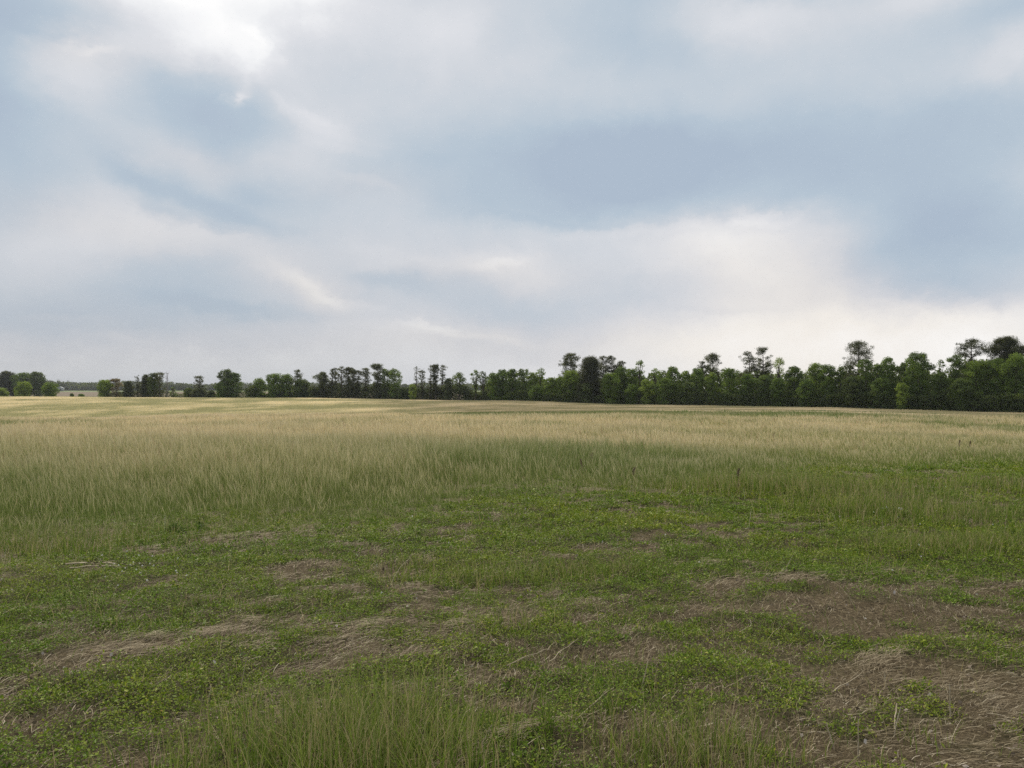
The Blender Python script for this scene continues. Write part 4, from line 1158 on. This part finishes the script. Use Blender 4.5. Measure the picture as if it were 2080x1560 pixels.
for i, a in enumerate([
    (40, 992, .42, 'dark upright dried weed in the grass at the left, left one of two', 1.0, -.03),
    (57, 990, .44, 'dark upright dried weed in the grass at the left, right one of two', 1.0, .04),
    (218, 905, .50, 'dark dried weed tip above pale grass behind the left thicket', .8, .02),
    (1187, 972, .36, 'dark leaning dried weed at the grass edge, left one of two near centre', .8, -.22),
    (1201, 962, .40, 'dark upright dried weed at the grass edge, right one of two near centre', 1.1, .02),
    (1288, 984, .30, 'short dark dried weed standing alone on the straw strip right of centre', 1.2, .0),
    (1499, 994, .34, 'dark thin dried weed before the right-hand green patch', .9, .02),
    (1949, 925, .42, 'tall brown dried weed far right, left one of two', .9, .0),
    (1970, 922, .36, 'brown dried weed far right, right one of two', .8, .03),
    (1572, 903, .40, 'brown dried weed tip in the far grass right of centre', .8, .0),
    (700, 893, .55, 'dark dried weed tip far off among pale grass left of centre', 1.0, .02),
    (685, 893, .50, 'second dark dried weed tip just left of the far one', .8, -.02),
]): weed(a[0], a[1], a[2], a[3], 50 + i, a[4], a[5])

# pale fallen and broken stalks
m_pale, N = new_mat('bleached_straw')
tcn = N.n('ShaderNodeTexCoord')
leafy(N, N.ramp(N.noise(tcn.outputs['Object'], 20, 3, .6), [(.3, C(.28, .23, .15)), (.7, C(.50, .43, .31))]), .6, .1, .3)
def stalk(p0, p1, z0, z1, label, w=.0032, seed=0, sag=.02):
    R = np.random.default_rng(seed)
    a = spot(*p0); b = spot(*p1)
    za = float(ground_z(np.array([a[0]]), np.array([a[1]]))[0]) + z0
    zb = float(ground_z(np.array([b[0]]), np.array([b[1]]))[0]) + z1
    if z1 > .06: b = (a[0] + (p1[0] - p0[0]) / F_PX * a[1], a[1] + .02)
    root_o = np.array([a[0], a[1], za]); e = np.array([b[0], b[1], zb]) - root_o
    t = np.linspace(0, 1, 7)[:, None]
    L = np.linalg.norm(e)
    p = e * t + np.array([0, 0, 1.0]) * sag * L * np.sin(t * math.pi) + np.concatenate([np.zeros((1, 3)), R.normal(0, .008 * L, (6, 3))])
    V, Q = tube(p, np.linspace(w, w * .55, 7), 6)
    leafb = limb(R, p[4], p[4] + e * .22 + np.array([.004, 0, .006]), w * .5, w * .15, .1, 4)
    V, Q = join([(V, Q), leafb])
    o = mesh_obj('straw_stalk', V, Q, 4, m_pale, smooth=True); o.location = root_o
    tag(o, label, 'straw stalk', 'pale loose straw stalks in the foreground')
stalk((134, 1168), (254, 1153), .10, .059, 'long pale straw stalk lying on green leaves at left, upper of a close pair', .0065, 1)
stalk((142, 1174), (246, 1157), .09, .058, 'long pale straw stalk lying at left, lower of the close pair', .0055, 2)
stalk((265, 1318), (266, 1282), 0, .10, 'short upright pale stub left of the foreground straw swath', .0032, 3)
stalk((490, 1390), (500, 1330), 0, .16, 'upright pale broken stalk at the left edge of the foreground tuft', .0035, 4)
stalk((1030, 1362), (1118, 1328), .02, .03, 'long fallen straw stalk slanting right of the foreground tuft, left one', .0032, 5)
stalk((1115, 1350), (1172, 1312), .02, .03, 'fallen straw stalk slanting up beyond its left neighbour near centre', .0032, 6)
stalk((972, 1535), (1000, 1484), 0, .12, 'leaning pale stalk at bottom centre', .0035, 7)
stalk((1076, 1445), (1090, 1398), 0, .13, 'upright pale stalk in front of the small green tuft near centre', .0035, 8)
stalk((1168, 1472), (1246, 1424), .01, .05, 'fallen stalk with bright broken end, low right of centre', .0032, 9)
stalk((1303, 1398), (1318, 1350), 0, .14, 'upright pale stalk in bare soil right of centre', .0035, 10)
stalk((1690, 1408), (1772, 1370), .01, .03, 'fallen stalk across bare soil between green patches on the right', .0032, 11)
stalk((1797, 1394), (1798, 1362), 0, .09, 'short vertical pale stub right of the slanting fallen stalk', .004, 12)
stalk((1927, 1452), (1931, 1400), 0, .15, 'tall bent pale stub beside the right-hand green tuft', .004, 13)
stalk((1692, 1524), (1680, 1490), 0, .10, 'bent pale stub low in the bare patch at the bottom right', .004, 14)
stalk((1815, 1480), (1819, 1460), 0, .06, 'shortest pale stub at the lower right, in dry straw', .004, 15)
stalk((1741, 1540), (1746, 1478), 0, .15, 'long upright pale stem rising from dry straw at the bottom right', .0035, 16)
stalk((6, 1250), (50, 1232), .01, .03, 'fallen pale stalk against a dark hollow at the left edge', .0032, 17)
stalk((243, 1255), (300, 1200), .02, .25, 'leaning long thin stalk above the straw swath on the left', .003, 18)

# a darker leafy clump and a white-flowering one
def clump(px, py, rx, h, label, name, cat, seed, white=False, dark=.2):
    h *= .8
    R = np.random.default_rng(seed)
    x, y = spot(px, py); z = float(ground_z(np.array([x]), np.array([y]))[0])
    root = bpy.data.objects.new(name, None); link(root); root.location = (x, y, z)
    tag(root, label, cat)
    n = 2600
    a = R.random(n) * TAU; r = np.sqrt(R.random(n)); zz = h * (1 - r * r * .8) * R.random(n) ** .6
    P = np.stack([np.cos(a) * r * rx, np.sin(a) * r * rx * .55, zz], -1)
    keep = fbm(P[:, 0] + px, P[:, 1] + P[:, 2] * .3, .10, 2, 9) > .50
    V, Q = leaves(P[keep], .026 * (.6 + .8 * R.random(keep.sum())), R.random(keep.sum()) * TAU, R.normal(.5, .5, keep.sum()))
    k = keep.sum()
    A = np.stack([np.zeros(k * 4), np.repeat(np.clip(R.normal(dark, .15, k), 0, 1), 4), np.zeros(k * 4)], -1)
    mesh_obj('foliage', V, Q, 4, m_low, parent=root, attrs={'mixv': A})
    if white:
        n = 22
        a = R.random(n) * TAU; r = np.sqrt(R.random(n)) * .9
        P = np.stack([np.cos(a) * r * rx, np.sin(a) * r * rx * .55, h * (1.05 - r * r * .8)], -1)
        for p_ in P:
            V, m = leaf_cloud(R, p_[None], np.full((1, 3), .012), np.full(1, 10), .016, shell=.2)
            mesh_obj('flower_head', V, np.arange(len(V)), 4, m_white, parent=root)
m_white, N = new_mat('white_petals'); leafy(N, C(.68, .68, .62), .6, .2, .3)
clump(383, 1082, .27, .17, 'dense dark green leafy weed at the foot of the tall grass left of centre', 'leafy_weed', 'weed', 5, dark=.12)
clump(1812, 1045, .30, .14, 'low weed with tiny white flowers before the right grass patch', 'flowering_weed', 'weed', 6, white=True, dark=.5)

# scattered tiny clover flowers
X, Y = sample_field(4.5, 16, lambda y: 0.7 + 0 * y)
for cpx, cpy, rx, ry, cnt in [(215, 1160, .5, .3, 34), (275, 1150, .3, .2, 22), (205, 1195, .6, .3, 12), (300, 1180, .6, .3, 14), (1830, 1060, 1.0, .6, 30), (1900, 950, 2.5, .8, 40)]:
    x0, y0 = spot(cpx, cpy)
    X = np.concatenate([X, x0 + rng.normal(0, rx * .6, cnt)]); Y = np.concatenate([Y, y0 + rng.normal(0, ry * .6, cnt)])
k = (green_mask(X, Y) > .55) & (rng.random(len(X)) < .42); X, Y = X[k], Y[k]
V, m = leaf_cloud(rng, np.stack([X, Y, ground_z(X, Y) + .055 + .03 * rng.random(len(X))], -1), np.full((len(X), 3), .006), np.full(len(X), 12), .010, shell=.3)
o = mesh_obj('clover_flowers', V, np.arange(len(V)), 4, m_white)
tag(o, 'tiny white clover heads dotted through the low green leaves', kind='stuff')

# ------------------------------------------------------------------ the air
V, Q = box(-7000, 7000, -3900, 5600, -12, 15)
m_haze = bpy.data.materials.new('haze'); m_haze.use_nodes = True; t = m_haze.node_tree; t.nodes.clear(); N = NT(t)
pv = N.n('ShaderNodeVolumePrincipled'); pv.inputs['Color'].default_value = (.80, .86, .95, 1); pv.inputs['Density'].default_value = 0.00009
pv.inputs['Anisotropy'].default_value = 0.2
o = N.n('ShaderNodeOutputMaterial'); t.links.new(pv.outputs[0], o.inputs['Volume'])
o = mesh_obj('haze', V, Q, 4, m_haze); tag(o, 'thin summer haze over the fields', kind='stuff')
